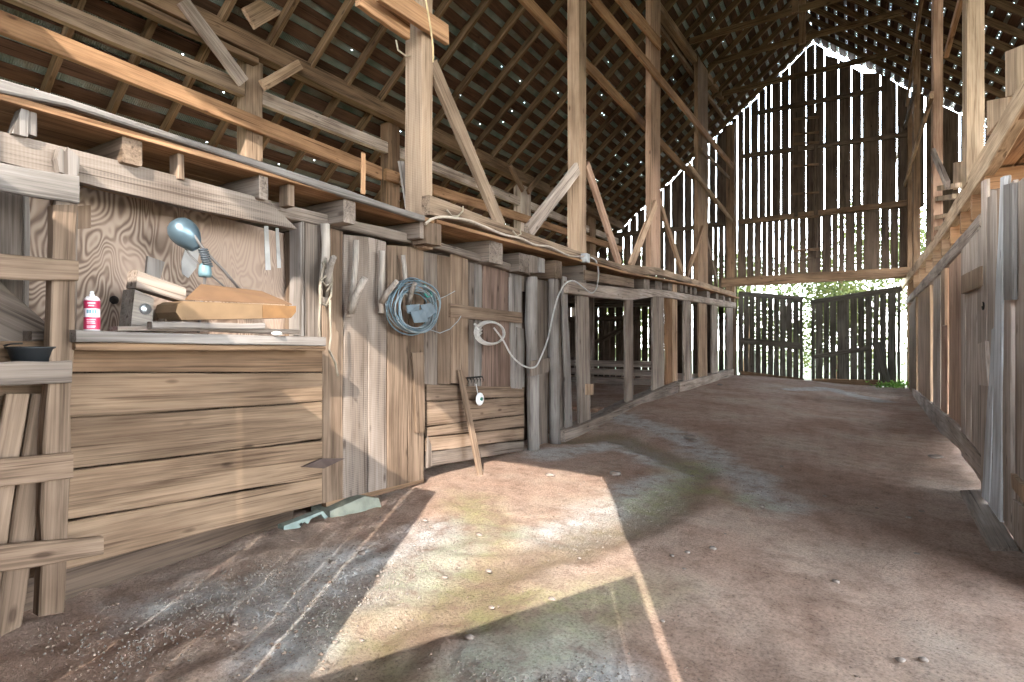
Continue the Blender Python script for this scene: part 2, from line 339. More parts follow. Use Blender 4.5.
# ---------------------------------------------------------------- roof
def make_roof():
    m, nt, ns, ln, bs = newmat('roof_sheet')
    tc = ns.new('ShaderNodeTexCoord'); n = N(ns, 'ShaderNodeTexNoise', Scale=2.0, Detail=5.0); ln.new(tc.outputs['Object'], n.inputs['Vector'])
    r = ramp(ns, [(.35, (.10, .15, .125)), (.55, (.23, .27, .24)), (.68, (.20, .185, .14))]); ln.new(n.outputs[0], r.inputs[0]); ln.new(r.outputs[0], bs.inputs['Base Color'])
    bs.inputs['Roughness'].default_value = .5; bs.inputs['Metallic'].default_value = .15
    w = N(ns, 'ShaderNodeTexWave', Scale=14.0); w.bands_direction = 'Y'; ln.new(tc.outputs['Object'], w.inputs['Vector'])
    bp = N(ns, 'ShaderNodeBump', Strength=.6, Distance=.02); ln.new(w.outputs['Fac'], bp.inputs['Height']); ln.new(bp.outputs[0], bs.inputs['Normal'])
    # nail holes and lifted laps: small true openings in the sheet
    sx = ns.new('ShaderNodeSeparateXYZ'); ln.new(tc.outputs['Object'], sx.inputs[0])
    def cell(sock, size, lo):
        d = N(ns, 'ShaderNodeMath', operation='DIVIDE'); ln.new(sock, d.inputs[0]); d.inputs[1].default_value = size
        f = N(ns, 'ShaderNodeMath', operation='FRACT'); ln.new(d.outputs[0], f.inputs[0])
        g = N(ns, 'ShaderNodeMath', operation='LESS_THAN'); ln.new(f.outputs[0], g.inputs[0]); g.inputs[1].default_value = lo
        fl = N(ns, 'ShaderNodeMath', operation='FLOOR'); ln.new(d.outputs[0], fl.inputs[0]); return g.outputs[0], fl.outputs[0]
    gy, iy = cell(sx.outputs['Y'], .13, .2); gx, ix = cell(sx.outputs['X'], PITCH, .055)
    cb = ns.new('ShaderNodeCombineXYZ'); ln.new(iy, cb.inputs[0]); ln.new(ix, cb.inputs[1])
    wn = ns.new('ShaderNodeTexWhiteNoise'); wn.noise_dimensions = '3D'; ln.new(cb.outputs[0], wn.inputs['Vector'])
    th = N(ns, 'ShaderNodeMapRange', clamp=True); th.inputs['From Min'].default_value = 5.0; th.inputs['From Max'].default_value = 16.0; th.inputs['To Min'].default_value = .05; th.inputs['To Max'].default_value = .75
    ln.new(sx.outputs['Y'], th.inputs[0])
    lt = N(ns, 'ShaderNodeMath', operation='LESS_THAN'); ln.new(wn.outputs['Value'], lt.inputs[0]); ln.new(th.outputs[0], lt.inputs[1])
    p = N(ns, 'ShaderNodeMath', operation='MULTIPLY'); ln.new(gy, p.inputs[0]); ln.new(gx, p.inputs[1])
    q = N(ns, 'ShaderNodeMath', operation='MULTIPLY'); ln.new(p.outputs[0], q.inputs[0]); ln.new(lt.outputs[0], q.inputs[1])
    al = N(ns, 'ShaderNodeMath', operation='SUBTRACT'); al.inputs[0].default_value = 1; ln.new(q.outputs[0], al.inputs[1]); ln.new(al.outputs[0], bs.inputs['Alpha'])
    ca = 1/math.sqrt(1+RS*RS); sa = RS*ca
    for side, ulen in ((-1, 9.9), (1, 8.6)):
        ex = V((side*ca, 0, -sa)); ey = V((0, 1, 0)); ez = ex.cross(ey)
        if ez.z < 0: ez = -ez
        R = Matrix((ex, ez.cross(ex), ez)).transposed()
        org = V((RX, 0, RZ))
        b = MB()
        u0 = .0 if side < 0 else .02
        b.poly([org+ex*u0+ey*-1.08, org+ex*ulen+ey*-1.08, org+ex*ulen+ey*18.03, org+ex*u0+ey*18.03], ez*.004)
        o = b.build('ceiling', m, None, org, R); tag(o, kind='structure')
        s = MB(); k = 0; u = .06
        while u < ulen-.2:
            wv = PITCH*rnd.uniform(.60, .72)
            if not (side > 0 and k in ()):
                s.plank(org+ex*u+ey*-1.07-ez*.012, org+ex*u+ey*18.02-ez*.012, org+ex*(u+wv)+ey*18.02-ez*.012, org+ex*(u+wv)+ey*-1.07-ez*.012, -ez*.024, 24, .006, .003)
            u += PITCH; k += 1
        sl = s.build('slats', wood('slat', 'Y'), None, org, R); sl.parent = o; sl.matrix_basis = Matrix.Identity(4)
PITCH = .27
make_roof()
ordn = ['first', 'second', 'third', 'fourth', 'fifth', 'sixth', 'seventh', 'eighth', 'ninth', 'tenth', 'eleventh', 'twelfth', 'thirteenth', 'fourteenth', 'fifteenth', 'sixteenth', 'seventeenth', 'eighteenth', 'nineteenth', 'twentieth', 'twenty-first', 'twenty-second', 'twenty-third', 'twenty-fourth', 'twenty-fifth', 'twenty-sixth', 'twenty-seventh', 'twenty-eighth', 'twenty-ninth', 'thirtieth']
def make_rafters():
    ca = 1/math.sqrt(1+RS*RS)
    for side, ulen, y0, nm in ((-1, 9.6, 1.33, 'left'), (1, 8.3, 1.33, 'right')):
        ex = V((side*ca, 0, -RS*ca)); ez = V((side*RS*ca, 0, ca)); ys = []
        y = y0 if side < 0 else 7.4
        while y < 17.7: ys.append(y); y += .65
        for i, y in enumerate(reversed(ys)):
            yy = y+rnd.uniform(-.03, .03)
            p0 = V((RX, yy, RZ))+ex*.05-ez*.037; p1 = V((RX, yy, RZ))+ex*ulen-ez*.037
            plank('rafter', p0+V((0, -.03, 0)), p1+V((0, -.03, 0)), p1+V((0, .03, 0)), p0+V((0, .03, 0)), -ez*.125, 'raft',
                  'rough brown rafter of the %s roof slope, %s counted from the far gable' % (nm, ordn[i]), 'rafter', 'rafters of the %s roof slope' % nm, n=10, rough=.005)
make_rafters()

# ---------------------------------------------------------------- far gable
def gap_boards(m, edges, zb, zt, y, gap=.03, th=.022, jit=.0):
    """vertical boards between successive gap positions on the plane y; zb/zt are functions of x"""
    for a, b in zip(edges, edges[1:]):
        g = gap*rnd.uniform(.7, 1.2)
        x0, x1 = a+g/2, b-g/2
        if x1-x0 < .03: continue
        m.plank(V((x0, y, zb((x0+x1)/2)+rnd.uniform(-jit, jit))), V((x0, y, zt(x0))), V((x1, y, zt(x1))), V((x1, y, zb((x0+x1)/2)+rnd.uniform(-jit, jit))), V((0, th, 0)), 8, .004, .003)
def seq(x0, x1, w):
    r = [x0]
    while r[-1] < x1-w*.6: r.append(r[-1]+w*rnd.uniform(.75, 1.25))
    r.append(x1); return r
def make_gable():
    up = [160, 187, 215, 250, 280, 305, 345, 382, 452, 490, 530, 590, 645, 690, 768, 840, 895, 958]
    lo = [200, 240, 272, 305, 328, 355, 380, 408, 438, 465, 497, 560, 605, 632, 660, 705, 737, 812, 852, 890, 935]
    ux = [uY(700+v/4.2625, 341, YG).x for v in up]; lx = [uY(690+v/4.2625, 341, YG).x for v in lo]
    rk = lambda x: roof_z(x)-.07-(.0 if int(x*4.1+50) % 4 else -.05)-.02*math.sin(x*7)-(.16 if -.75 < x < .25 else 0)
    m = MB()
    gap_boards(m, ux, lambda x: 3.5+CZ, rk, YG, .028)
    gap_boards(m, lx, lambda x: 1.75+CZ, lambda x: 3.68+CZ, YG+.025, .028)
    lft = [-8.6]+[uY(px, 341, YG).x for px in (604, 612, 621, 629, 637, 645, 654, 663, 671, 684, 692, 700, 709, 716)]+[uY(731, 341, YG).x, ux[0]]
    gap_boards(m, lft, lambda x: 3.5+CZ, rk, YG, .034)
    lft2 = [-8.6, -8.1]+[uY(px, 341, YG).x for px in (598, 607, 615, 623, 631, 641, 648, 656, 664, 675, 684, 692, 703, 713, 718, 724)]+[lx[0]]
    gap_boards(m, lft2, lambda x: -1.2+CZ, lambda x: 3.68+CZ, YG+.025, .026)
    rt = [ux[-1]]+[uY(px, 341, YG).x for px in (938, 960, 984)]+[3.3, 3.6, 3.9, 4.25, 4.6, 4.9, 5.3]
    gap_boards(m, rt, lambda x: 1.7+CZ, rk, YG, .045)
    rt2 = [1.22]+[1.5, 1.8, 2.1, 2.5, 2.8, 3.2, 3.5, 3.9, 4.3, 4.7, 5.3]
    gap_boards(m, rt2, lambda x: -1.25+CZ, lambda x: 1.9+CZ, YG+.02, .05)
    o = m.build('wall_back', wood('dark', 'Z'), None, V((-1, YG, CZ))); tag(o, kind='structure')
make_gable()
Yf = YG-.02
def girt(h0, h1, x0, x1, hw, lab, key='dark', t=.09, y=None, name='girt', cat='beam'):
    y = y or Yf
    plank(name, V((x0, y, h0+CZ-hw/2)), V((x1, y, h1+CZ-hw/2)), V((x1, y, h1+CZ+hw/2)), V((x0, y, h0+CZ+hw/2)), V((0, -t, 0)), key, lab, cat)
girt(5.54, 5.42, -3.0, 1.2, .13, 'upper dark girt across the slatted far gable, below the peak', 'dark')
girt(3.58, 3.62, -3.0, 1.2, .15, 'middle dark girt nailed across the slatted far gable boards', 'brown')
girt(6.75, 6.75, -2.6, .6, .12, 'topmost dark girt tying the boards close under the gable peak', 'dark')
girt(3.55, 3.55, -8.2, -3.35, .13, 'dark girt on the left wing of the slatted gable', 'dark')
girt(1.77, 1.79, -3.45, 1.22, .27, 'heavy squared header beam over the two far barn doors', 'brown', .2, Yf-.03, 'header_beam')
plank('gable_post', V((-3.32, Yf-.01, -1.1+CZ)), V((-3.32, Yf-.01, 6.45+CZ)), V((-3.08, Yf-.01, 6.55+CZ)), V((-3.08, Yf-.01, -1.1+CZ)), V((0, -.2, 0)), 'brown', 'tall dark gable post at the left jamb of the far doors', 'post')
plank('gable_post', V((1.16, Yf-.01, -1.3+CZ)), V((1.16, Yf-.01, 6.35+CZ)), V((1.38, Yf-.01, 6.25+CZ)), V((1.38, Yf-.01, -1.3+CZ)), V((0, -.2, 0)), 'brown', 'tall dark gable post at the right jamb of the far doors', 'post')
def gable_ladder():
    y = Yf-.16
    t = thing('gable_ladder', 'crude dark ladder of short rungs fixed to the far gable boards', 'ladder', uY(806, 262, y))
    for a in (796, 816):
        p0, p1 = uY(a, 262 if a < 800 else 258, y), uY(a, 112, y)
        stick('rail', p0, p1, .09, V((0, .05, 0)), 'dark', parent=t)
    for yy in (118, 133, 143, 165, 193, 217, 250):
        stick('rung', uY(793, yy+1, y-.03), uY(819, yy-1, y-.03), .07, V((0, .03, 0)), 'brown', parent=t, n=3)
gable_ladder()
# thin bits of lath lying on the header
stick('lath', uY(793, 262, Yf-.1), uY(812, 258, Yf-.16), .05, V((0, .06, .02)), 'dark', 'short dark scrap of lath lying on the far header beam', 'scrap', n=3)

def far_door(nm, tl, tr, br, bl, gaps, y, lab):
    TL, TR, BR_, BL = [uY(*p, y) for p in (tl, tr, br, bl)]
    root = thing(nm, lab, 'door', (BL+BR_)/2); root['kind'] = 'structure'
    ed = [tl[0]]+gaps+[tr[0]]; m = MB()
    for i, (a, b) in enumerate(zip(ed, ed[1:])):
        xa, xb = uY(a, 341, y).x, uY(b, 341, y).x; g = rnd.choice((.005, .008, .012))
        ta, tb = (xa-TL.x)/(TR.x-TL.x), (xb-TL.x)/(TR.x-TL.x)
        cut = rnd.uniform(0, .12)
        m.plank(V((xa+g, y, lerp(BL.z, BR_.z, ta)+cut)), V((xa+g, y, lerp(TL.z, TR.z, ta))), V((xb-g, y, lerp(TL.z, TR.z, tb))), V((xb-g, y, lerp(BL.z, BR_.z, tb)+cut*.6)), V((0, .025, 0)), 8, .008, .003)
    m.build('boards', wood('door', 'Z'), root)
    return root
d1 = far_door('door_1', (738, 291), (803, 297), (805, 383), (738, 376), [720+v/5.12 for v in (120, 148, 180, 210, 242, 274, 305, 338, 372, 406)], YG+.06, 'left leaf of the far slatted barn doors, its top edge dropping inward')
y = YG+.05
stick('rail', uY(739, 340, y), uY(801, 346, y), .17, V((0, -.03, 0)), 'door', parent=d1)
stick('rail', uY(739, 293.5, y), uY(803, 299, y), .14, V((0, -.03, 0)), 'door', parent=d1)
stick('rail', uY(740, 373, y), uY(804, 381, y), .14, V((0, -.03, 0)), 'brown', parent=d1)
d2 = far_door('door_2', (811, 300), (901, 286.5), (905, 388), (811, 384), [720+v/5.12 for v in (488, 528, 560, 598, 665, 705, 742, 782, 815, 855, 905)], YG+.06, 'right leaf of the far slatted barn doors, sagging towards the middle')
stick('rail', uY(813, 357, y), uY(870, 348, y), .13, V((0, -.03, 0)), 'door', parent=d2)
stick('rail', uY(811, 302.5, y), uY(902, 288.5, y), .15, V((0, -.03, 0)), 'door', parent=d2)
stick('rail', uY(812, 381, y), uY(895, 383, y), .15, V((0, -.03, 0)), 'brown', parent=d2)
stick('brace', uY(876, 342, y-.03), uY(886, 382, y-.03), .2, V((0, -.03, 0)), 'door', parent=d2)

# ---------------------------------------------------------------- left frame of the aisle
XP = -3.05
def ztop(x): return roof_z(x)-.25
postinfo = [(422, 433, .19, 'post_dimmed', 'thick weathered post rising beside the end of the hook board wall', 'gray_lifted'),
            (579, 586.5, .17, 'post', 'second tall post of the left row, above the cable box', ''),
            (651, 660.5, .10, 'red', 'third tall reddish post of the left row', ''),
            (698, 708, .09, 'brown', 'fourth tall post of the left row, nearest the far gable', '')]
for pa, pb, t, key, lab, _ in postinfo:
    X = -3.08; ya = uX(pa, 341, X).y
    upost('aisle_post', X, pa, pb, CZ+(.78 if pa < 500 else 1.14+(.1 if pa > 600 else 0)), ztop(X), t, key, lab, 'post', 'tall posts of the left row', n=14, saw=.05)
# lower halves of the bents and the studs below the loft
for pa, pb, yb, key, lab in [(573, 589, 420, 'gray_lifted', 'crooked grey post with a small block, right of the pale boards'),
                          (653, 664, 389, 'gray_lifted', 'wide grey stud carrying the ledger in the middle of the stall front'),
                          (626, 633, 396, 'gray_lifted', 'narrow grey stud standing alone in the open stall front'),
                          (666, 672, 384, 'orange', 'orange stud with dark nail holes beside the wide grey stud'),
                          (672.5, 677, 386, 'post', 'thin tan stud reaching up to the fascia beside the orange stud'),
                          (684, 691, 380, 'gray_lifted', 'stud right of the orange stud, fifth along the stall front'),
                          (699, 707, 377, 'post', 'sixth stud along the stall front, below the fourth tall post'),
                          (712, 718, 375, 'gray_lifted', 'seventh stud along the stall front'),
                          (727, 733, 372, 'gray_lifted', 'last stud of the stall front, beside the far doors')]:
    X = -3.12; top = {573: 295, 653: 299, 626: 302, 666: 298, 672.5: 276, 684: 301, 699: 304, 712: 306, 727: 308}[pa]
    sh = 5 if pa == 573 else 0; a0 = uX(pa+sh+(2.5 if pa == 573 else .5), yb, X); a1 = uX(pa+sh, top-3, X); b1 = uX(pb, top-3, X); b0 = uX(pb+(2 if pa == 573 else .5), yb, X)
    fz = floor_z(X, a0.y)-.03
    a0.z = b0.z = min(fz, a0.z)
    plank('stud', a0, a1, b1, b0, BK(.05 if pa == 573 else .045), key, lab, 'stud', 'studs of the stall front', rough=.006)
b = uX(588, 395, -3.08); plank('nailer_block', b, uX(588, 384, -3.08), uX(594, 384, -3.08), uX(594, 395, -3.08), BK(.06), 'post', 'small pale block nailed low on the crooked grey post', 'block', n=2)
# sill log and far sill
def pxbeam(name, X, top, bot, t, key, lab, cat='beam', plane=None, rough=.004, saw=0, kind=None, grp=None):
    """beam following given upper and lower pixel edges on the wall plane"""
    un = plane or (lambda x, y: uX(x, y, X))
    m = MB(); T = plane and BR(t) or BK(t)
    tp = [un(*p) for p in top]; bt = [un(*p) for p in bot]
    def at(pts, y):
        return interp([(p.y, p.z) for p in pts], y)
    y0 = tp[0].y; y1 = tp[-1].y
    if y0 > y1: tp.reverse(); bt.reverse(); y0, y1 = y1, y0
    bt.sort(key=lambda p: p.y); tp.sort(key=lambda p: p.y)
    n = max(10, int((y1-y0)/.35)); prev = None; sd = rnd.random()*50
    xat = (lambda y: tp[0].x+(tp[-1].x-tp[0].x)*((y-y0)/(y1-y0)))
    td = T.normalized(); c = .008
    for i in range(n+1):
        y = lerp(y0, y1, i/n); q = V((sd, y*1.4, 0)); x = xat(y)
        zt = at(tp, y)+nz(q, 1)*rough*2; zb = at(bt, y)+nz(q+V((7, 0, 0)), 1)*rough*2
        a = V((x, y, zb)); b = V((x, y, zt)); z = V((0, 0, c))
        r = m.ring([a+td*c, a+z, b-z, b+td*c, b+T-td*c, b+T-z, a+T+z, a+T-td*c])
        if prev:
            for k in range(8): m.face([prev[k], prev[(k+1) % 8], r[(k+1) % 8], r[k]])
        else: m.face(r[::-1])
        prev = r
    m.face(prev)
    return tag(m.build(name, wood(key, 'Y', saw)), lab, cat, grp, kind)
pxbeam('sill_log', -3.05, [(565, 431), (595, 420), (636, 400), (678, 381)], [(565, 442), (604, 426), (639, 405), (680, 393)], .22, 'gray_lifted', 'grey hewn sill log lying along the foot of the open stall', 'log', rough=.01)
pxbeam('sill_log', -3.05, [(680, 383), (700, 378), (734, 369)], [(680, 393), (711, 383), (734, 376)], .22, 'gray_lifted', 'farther grey sill log running up to the far doors', 'log', rough=.01)
# fascia, ledgers
pxbeam('loft_fascia', -2.98, [(430, 195), (490, 219), (528, 232), (580, 251.5), (625, 265), (658, 267), (736, 293)], [(430, 214), (490, 231), (530, 246), (583, 257), (638, 275), (661, 275), (736, 297)], .09, 'post_dimmed', 'long hand hewn edge beam along the left loft floor', 'beam', rough=.008)
pxbeam('ledger', -3.06, [(569, 280.5), (600, 285), (634, 289), (658.6, 289), (736, 302.6)], [(569, 293), (600, 297.5), (630, 300.5), (658.6, 296), (734, 308)], .12, 'gray_lifted', 'wavy grey ledger beam over the open stall studs', 'beam', rough=.004)
pxbeam('ledger', -3.14, [(200, 182), (320, 213), (383, 226), (453, 246), (530, 269)], [(200, 203), (320, 223.5), (410, 243), (446, 250.5), (530, 277)], .14, 'gray', 'long round grey ledger pole over the hook board wall', 'beam', rough=.006)
# the sawn board in front of it
m = MB(); m.poly([uX(*p, -3.02) for p in ((-12, 128), (0, 131), (130, 163.5), (267, 199.5), (297.5, 229), (200, 210), (100, 187), (0, 161), (-12, 158))], BK(.05))
o = m.build('face_board', wood('gray', 'Y', .06)); tag(o, 'wide pale saw-marked board with a slanted end over the plywood niche', 'board')
# loft floor planks
def loft_floor():
    m = MB(); x = -2.95
    ys0 = [-1.3, 3.6]; 
    while x > -8.4:
        w = rnd.uniform(.17, .24); x1 = x-w+.006
        for (a, b) in ((-1.3, 3.6), (3.62, 8.2), (8.2, 12.5), (12.5, 17.8)):
            m.plank(V((x, a, deck_h(a+.01)+.0)), V((x, b-.01, deck_h(b-.02))), V((x1, b-.01, deck_h(b-.02))), V((x1, a, deck_h(a+.01))), V((0, 0, .03)), 5, .004, .003)
        x -= w
    o = m.build('loft_floor', wood('orange', 'Y'), None, V((-5, 5, 2.3))); tag(o, kind='structure')
loft_floor()
# weathered edge board over the joists near the camera
pxbeam('edge_board', -2.93, [(-12, 76), (0, 79.5), (121, 117), (228, 150), (340, 187), (425, 215.5)], [(-12, 90), (0, 92), (60, 104), (121, 123), (228, 159), (340, 194), (425, 221)], .05, 'white', 'long bleached edge board of the left loft above the plywood niche', 'board', rough=.008)
# joists: px of the near bottom corner of the end face, width px
def joist(pxa, pxb, yt, yb, lab, key='gray', X=-2.98, ln=5.3):
    a = uX(pxa, (yt+yb)/2, X); b = uX(pxb, (yt+yb)/2, X); zt = uX(pxa, yt, X).z; zb = uX(pxa, yb, X).z
    zt = min(zt+.02, deck_h(a.y)-.003)
    plank('joist', V((X, a.y, zb)), V((X-ln, a.y, zb)), V((X-ln, a.y, zt)), V((X, a.y, zt)), V((0, max(b.y-a.y, .05), 0)), key, lab, 'joist', 'loft joists of the left side', n=8, rough=.005)
joist(122, 142, 126, 163, 'joist with a pale squared end over the plywood niche', 'tan')
joist(259, 268, 164, 197, 'joist ending right of the plywood niche, left of the hook wall', 'gray')
joist(344, 356, 194, 222, 'joist with two pale boards on its end, above the second branch hook', 'gray')
joist(420, 426, 217, 238, 'joist butting against the foot of the thickest post', 'gray', -3.0)
joist(489, 502.5, 241, 262, 'joist end right of the thickest post, under the edge beam', 'gray', -3.04)
joist(519, 530, 254, 271, 'joist end above the panelled gate, beside two short blocks', 'gray', -3.04)
joist(555, 562, 262, 278, 'joist end with a wedge shaped light patch above the pale boards', 'tan', -3.04)
joist(583, 586, 266, 282, 'joist end just beside the second tall post', 'gray', -3.04)
k = 0
for pa, pb, yt, yb in [(644, 649.5, 278, 290), (655, 662, 277, 289), (668, 672, 279, 290), (680, 683, 280, 291), (685, 687.5, 281.5, 292.5), (690, 692, 282.5, 293.5), (694, 696.5, 283.5, 294.5), (707, 710, 287, 298), (716, 718.5, 289, 300), (723, 725, 291, 302), (729, 731, 293, 303)]:
    joist(pa, pb, yt, yb, 'joist end in the row over the stall ledger, %s from the far doors' % ordn[10-k], 'gray', -3.06, 4.8); k += 1
def blockp(pa, pb, yt0, yt1, yb0, yb1, X, t, key, lab):
    plank('spacer_block', uX(pa, yb0, X), uX(pa, yt0, X), uX(pb, yt1, X), uX(pb, yb1, X), BK(t), key, lab, 'block', 'short blocks between ledger and loft', n=3, rough=.004)
blockp(177, 185, 145, 147, 178, 180, -3.0, .09, 'tan', 'short upright block between two joists over the plywood niche')
blockp(288, 295, 179, 181, 205, 207, -3.0, .09, 'tan', 'short upright block over the left end of the hook wall')
blockp(28, 38, 108, 110, 134, 137, -3.0, .05, 'white', 'bleached short upright board near the left picture edge under the loft')
blockp(426.5, 442, 217, 223, 243, 246, -2.97, .16, 'tan', 'squared block under the foot of the thickest post, cable end on it')
blockp(531, 538, 255, 257, 272, 273, -3.02, .08, 'gray', 'small grey block beside a white block under the edge beam')
blockp(539, 545, 257, 259, 272, 273, -3.01, .06, 'white', 'small whitish block beside a grey block under the edge beam')
m = MB(); m.poly([uX(*p, -2.99) for p in ((12, 133), (20, 112), (24, 99), (29, 103), (28, 137))], BK(.07)); tag(m.build('broken_stub', wood('white', 'Z')), 'broken jagged pale wood stub near the left picture edge under the loft', 'stub')
plank('nailer_board', uX(585, 280, -3.02), uX(634, 288, -3.02), uX(634, 279, -3.02), uX(585, 270, -3.02), BK(.05), 'tan', 'short tan board nailed between edge beam and ledger beside the cable box', 'board')
m = MB(); m.poly([uX(*p, -2.95) for p in ((57, 158), (60, 147), (66, 152), (68, 147), (80, 158), (79, 172), (76, 178), (60, 172))], BK(.06)); tag(m.build('split_stub', wood('white', 'Z')), 'splintered grey wood stub sticking up behind the topmost ladder rung', 'stub')

# braces
def brace(p0, p1, X, w, t, key, lab, grp='diagonal braces of the left row'):
    stick('brace', uX(*p0, X), uX(*p1, X), w, BK(t), key, lab, 'brace', grp, n=8)
brace((433, 62), (503, 226), -3.1,   .15, .05, 'post_dimmed', 'long brace leaning right from the thickest post to the edge beam')
brace((579, 168), (530, 232), -3.02, .16, .05, 'gray_lifted', 'grey brace leaning left at the second tall post')
brace((588, 164), (621, 264), -3.1, .15, .05, 'red', 'reddish brace leaning right at the second tall post')
brace((657, 203), (632, 266), -3.02, .15, .05, 'post', 'brace leaning left at the third tall reddish post')
brace((660, 200), (684, 275), -3.1, .15, .05, 'brown', 'brace leaning right at the third tall reddish post')
brace((704, 228), (688, 276), -3.02, .15, .05, 'brown', 'brace leaning left at the fourth tall post')
brace((705, 228), (718, 284), -3.1, .15, .05, 'dark', 'brace leaning right at the fourth tall post')
# long sway braces
def long_brace(p0, p1, X, w, key, lab): stick('sway_brace', uX(*p0, X), uX(*p1, X), w, BK(.05), key, lab, 'brace', 'long sway braces below the roof', n=16)
long_brace((520, -8), (734, 219), -3.36, .16, 'orange', 'long orange sway brace passing behind the second and third tall posts')
long_brace((586, -12), (734, 167), -3.0, .16, 'orange', 'long orange sway brace passing in front of the third tall post')
long_brace((611, -15), (661, 44), -3.0, .2, 'orange', 'short orange board ending beside the top of the third tall post')
long_brace((360, -6), (410, 30), -3.12, .16, 'orange', 'orange board meeting the thickest post from the left near the top edge')
long_brace((380, -12), (449, 34), -3.0, .17, 'orange', 'orange board crossing the front of the thickest post, sawn end showing')
brace((690, 165), (733, 221), -3.02, .11, .04, 'post', 'short tan brace from the fourth tall post down to the gable post')
brace((703, 150), (730, 178), -3.02, .09, .04, 'brown', 'thin brown brace below the long sway braces at the gable post')
stick('roof_plate', uX(648, -12, -3.1), uX(736, 114, -3.1), .16, BK(.14), 'brown', 'long roof plate sloping over the tall posts towards the gable', 'beam', n=14)
stick('roof_plate', uX(660, 25, -3.2), uX(724, 116, -3.2), .09, BK(.08), 'brown', 'thin pole running just below the long roof plate', 'pole', n=14)
for yy, h, px, lab in ((12.5, 6.58, 689, 'collar tie'), (14.3, 6.85, 708, 'collar tie'), (16.0, 6.75, 717, 'collar tie'), (9.9, 6.5, 660, 'collar tie')):
    k = {12.5: 'second', 14.3: 'third', 16.0: 'last', 9.9: 'first'}[yy]
    stick('collar_tie', V((-3.1, yy, h+CZ)), V((1.05, yy, h+.08+CZ)), .13, V((0, .06, 0)), 'raft', 'brown collar tie crossing the roof space, %s towards the gable' % k, 'beam', 'collar ties across the aisle', n=10)
stick('ridge_hanger', V((RX, 14.25, 6.75+CZ)), V((RX, 14.25, RZ-.12)), .14, V((0, .09, 0)), 'brown', 'short upright hanger between ridge and third collar tie', 'post')
stick('ridge_hanger', V((RX, 12.45, 6.55+CZ)), V((RX, 12.45, RZ-.12)), .12, V((0, .09, 0)), 'brown', 'short upright hanger between ridge and second collar tie', 'post')

# purlin frame in the left loft
XB = -6.6
def lbeam(y0, y1, h0, h1, X, hw, t, key, lab, name='loft_beam'):
    plank(name, V((X, y0, h0+CZ-hw/2)), V((X, y1, h1+CZ-hw/2)), V((X, y1, h1+CZ+hw/2)), V((X, y0, h0+CZ+hw/2)), BK(t), key, lab, 'beam', n=22)
lbeam(.6, 17.6, 3.74, 3.76, XB+.15, .23, .16, 'brown', 'heavy upper plate beam carrying the left rafters', 'plate_beam')
lbeam(.6, 4.4, 3.57, 3.57, XB+.12, .08, .12, 'brown', 'thin board under the near end of the heavy plate beam')
lbeam(.6, 4.3, 3.24, 3.21, XB-.02, .18, .09, 'post_dimmed', 'middle rail in the left loft, from the left edge to the loft post')
lbeam(4.5, 17.5, 3.2, 3.28, XB-.02, .18, .09, 'gray_lifted', 'middle grey rail in the left loft, beyond the loft post')
lbeam(.6, 6.6, 2.90, 2.70, XB+.1, .2, .07, 'orange', 'lower orange rail in the left loft, catching strips of sun')
lbeam(6.7, 17.5, 2.72, 3.0, XB+.1, .18, .07, 'orange', 'lower rail in the left loft, beyond the thickest post')
def loft_post(px0, px1, hx, lab, key):
    y0 = uX(px0, 200, XB).y; y1 = uX(px1, 200, XB).y
    plank('loft_post', V((XB, y0, deck_h(y0)+.03)), V((XB, y0, hx+CZ)), V((XB, y1, hx+CZ)), V((XB, y1, deck_h(y1)+.03)), BK(.2), key, lab, 'post', 'posts of the left loft')
    return (y0+y1)/2
yl = loft_post(246, 263, 3.62, 'loft post with two braces under the plate beam, upper left', 'post_dimmed')
y2 = loft_post(521, 531, 3.66, 'far loft post seen behind the first long brace', 'gray_lifted')
y3 = loft_post(389, 400, 3.65, 'loft post half hidden behind the thickest post', 'brown')
y4 = loft_post(590, 596, 3.7, 'farthest loft post seen beside the reddish brace', 'brown')
def lb(p0, p1, w, lab, key, X=XB+.22): stick('brace', uX(*p0, X), uX(*p1, X), w, BK(.06), key, lab, 'brace', 'braces in the left loft', n=6)
lb((184, 0), (245, 82), .16, 'grey brace rising left from the loft post', 'gray_lifted')
lb((264, 85), (301, 64), .13, 'short brace rising right from the loft post', 'post')
lb((250, 18), (289, -4), .24, 'short thick board on top of the plate beam above the loft post', 'post', XB+.36)
lb((511, 165), (524, 190), .12, 'small brace rising left from the far loft post', 'brown')
lb((541, 175), (529, 192), .12, 'small brace rising right from the far loft post', 'brown')
lb((415, 163), (404, 185), .14, 'light board behind the thickest post in the loft', 'gray_lifted')
# loose upright laths on the loft edge
stick('lath', uX(409, 208, -3.3), uX(402, 161, -3.3), .07, BK(.02), 'white', 'pale loose lath standing left of the thickest post', 'lath', n=4)
stick('lath', uX(364, 194, -3.25), uX(364.5, 153, -3.25), .04, BK(.02), 'orange', 'thin upright stick on the loft edge left of the thickest post', 'lath', n=4)

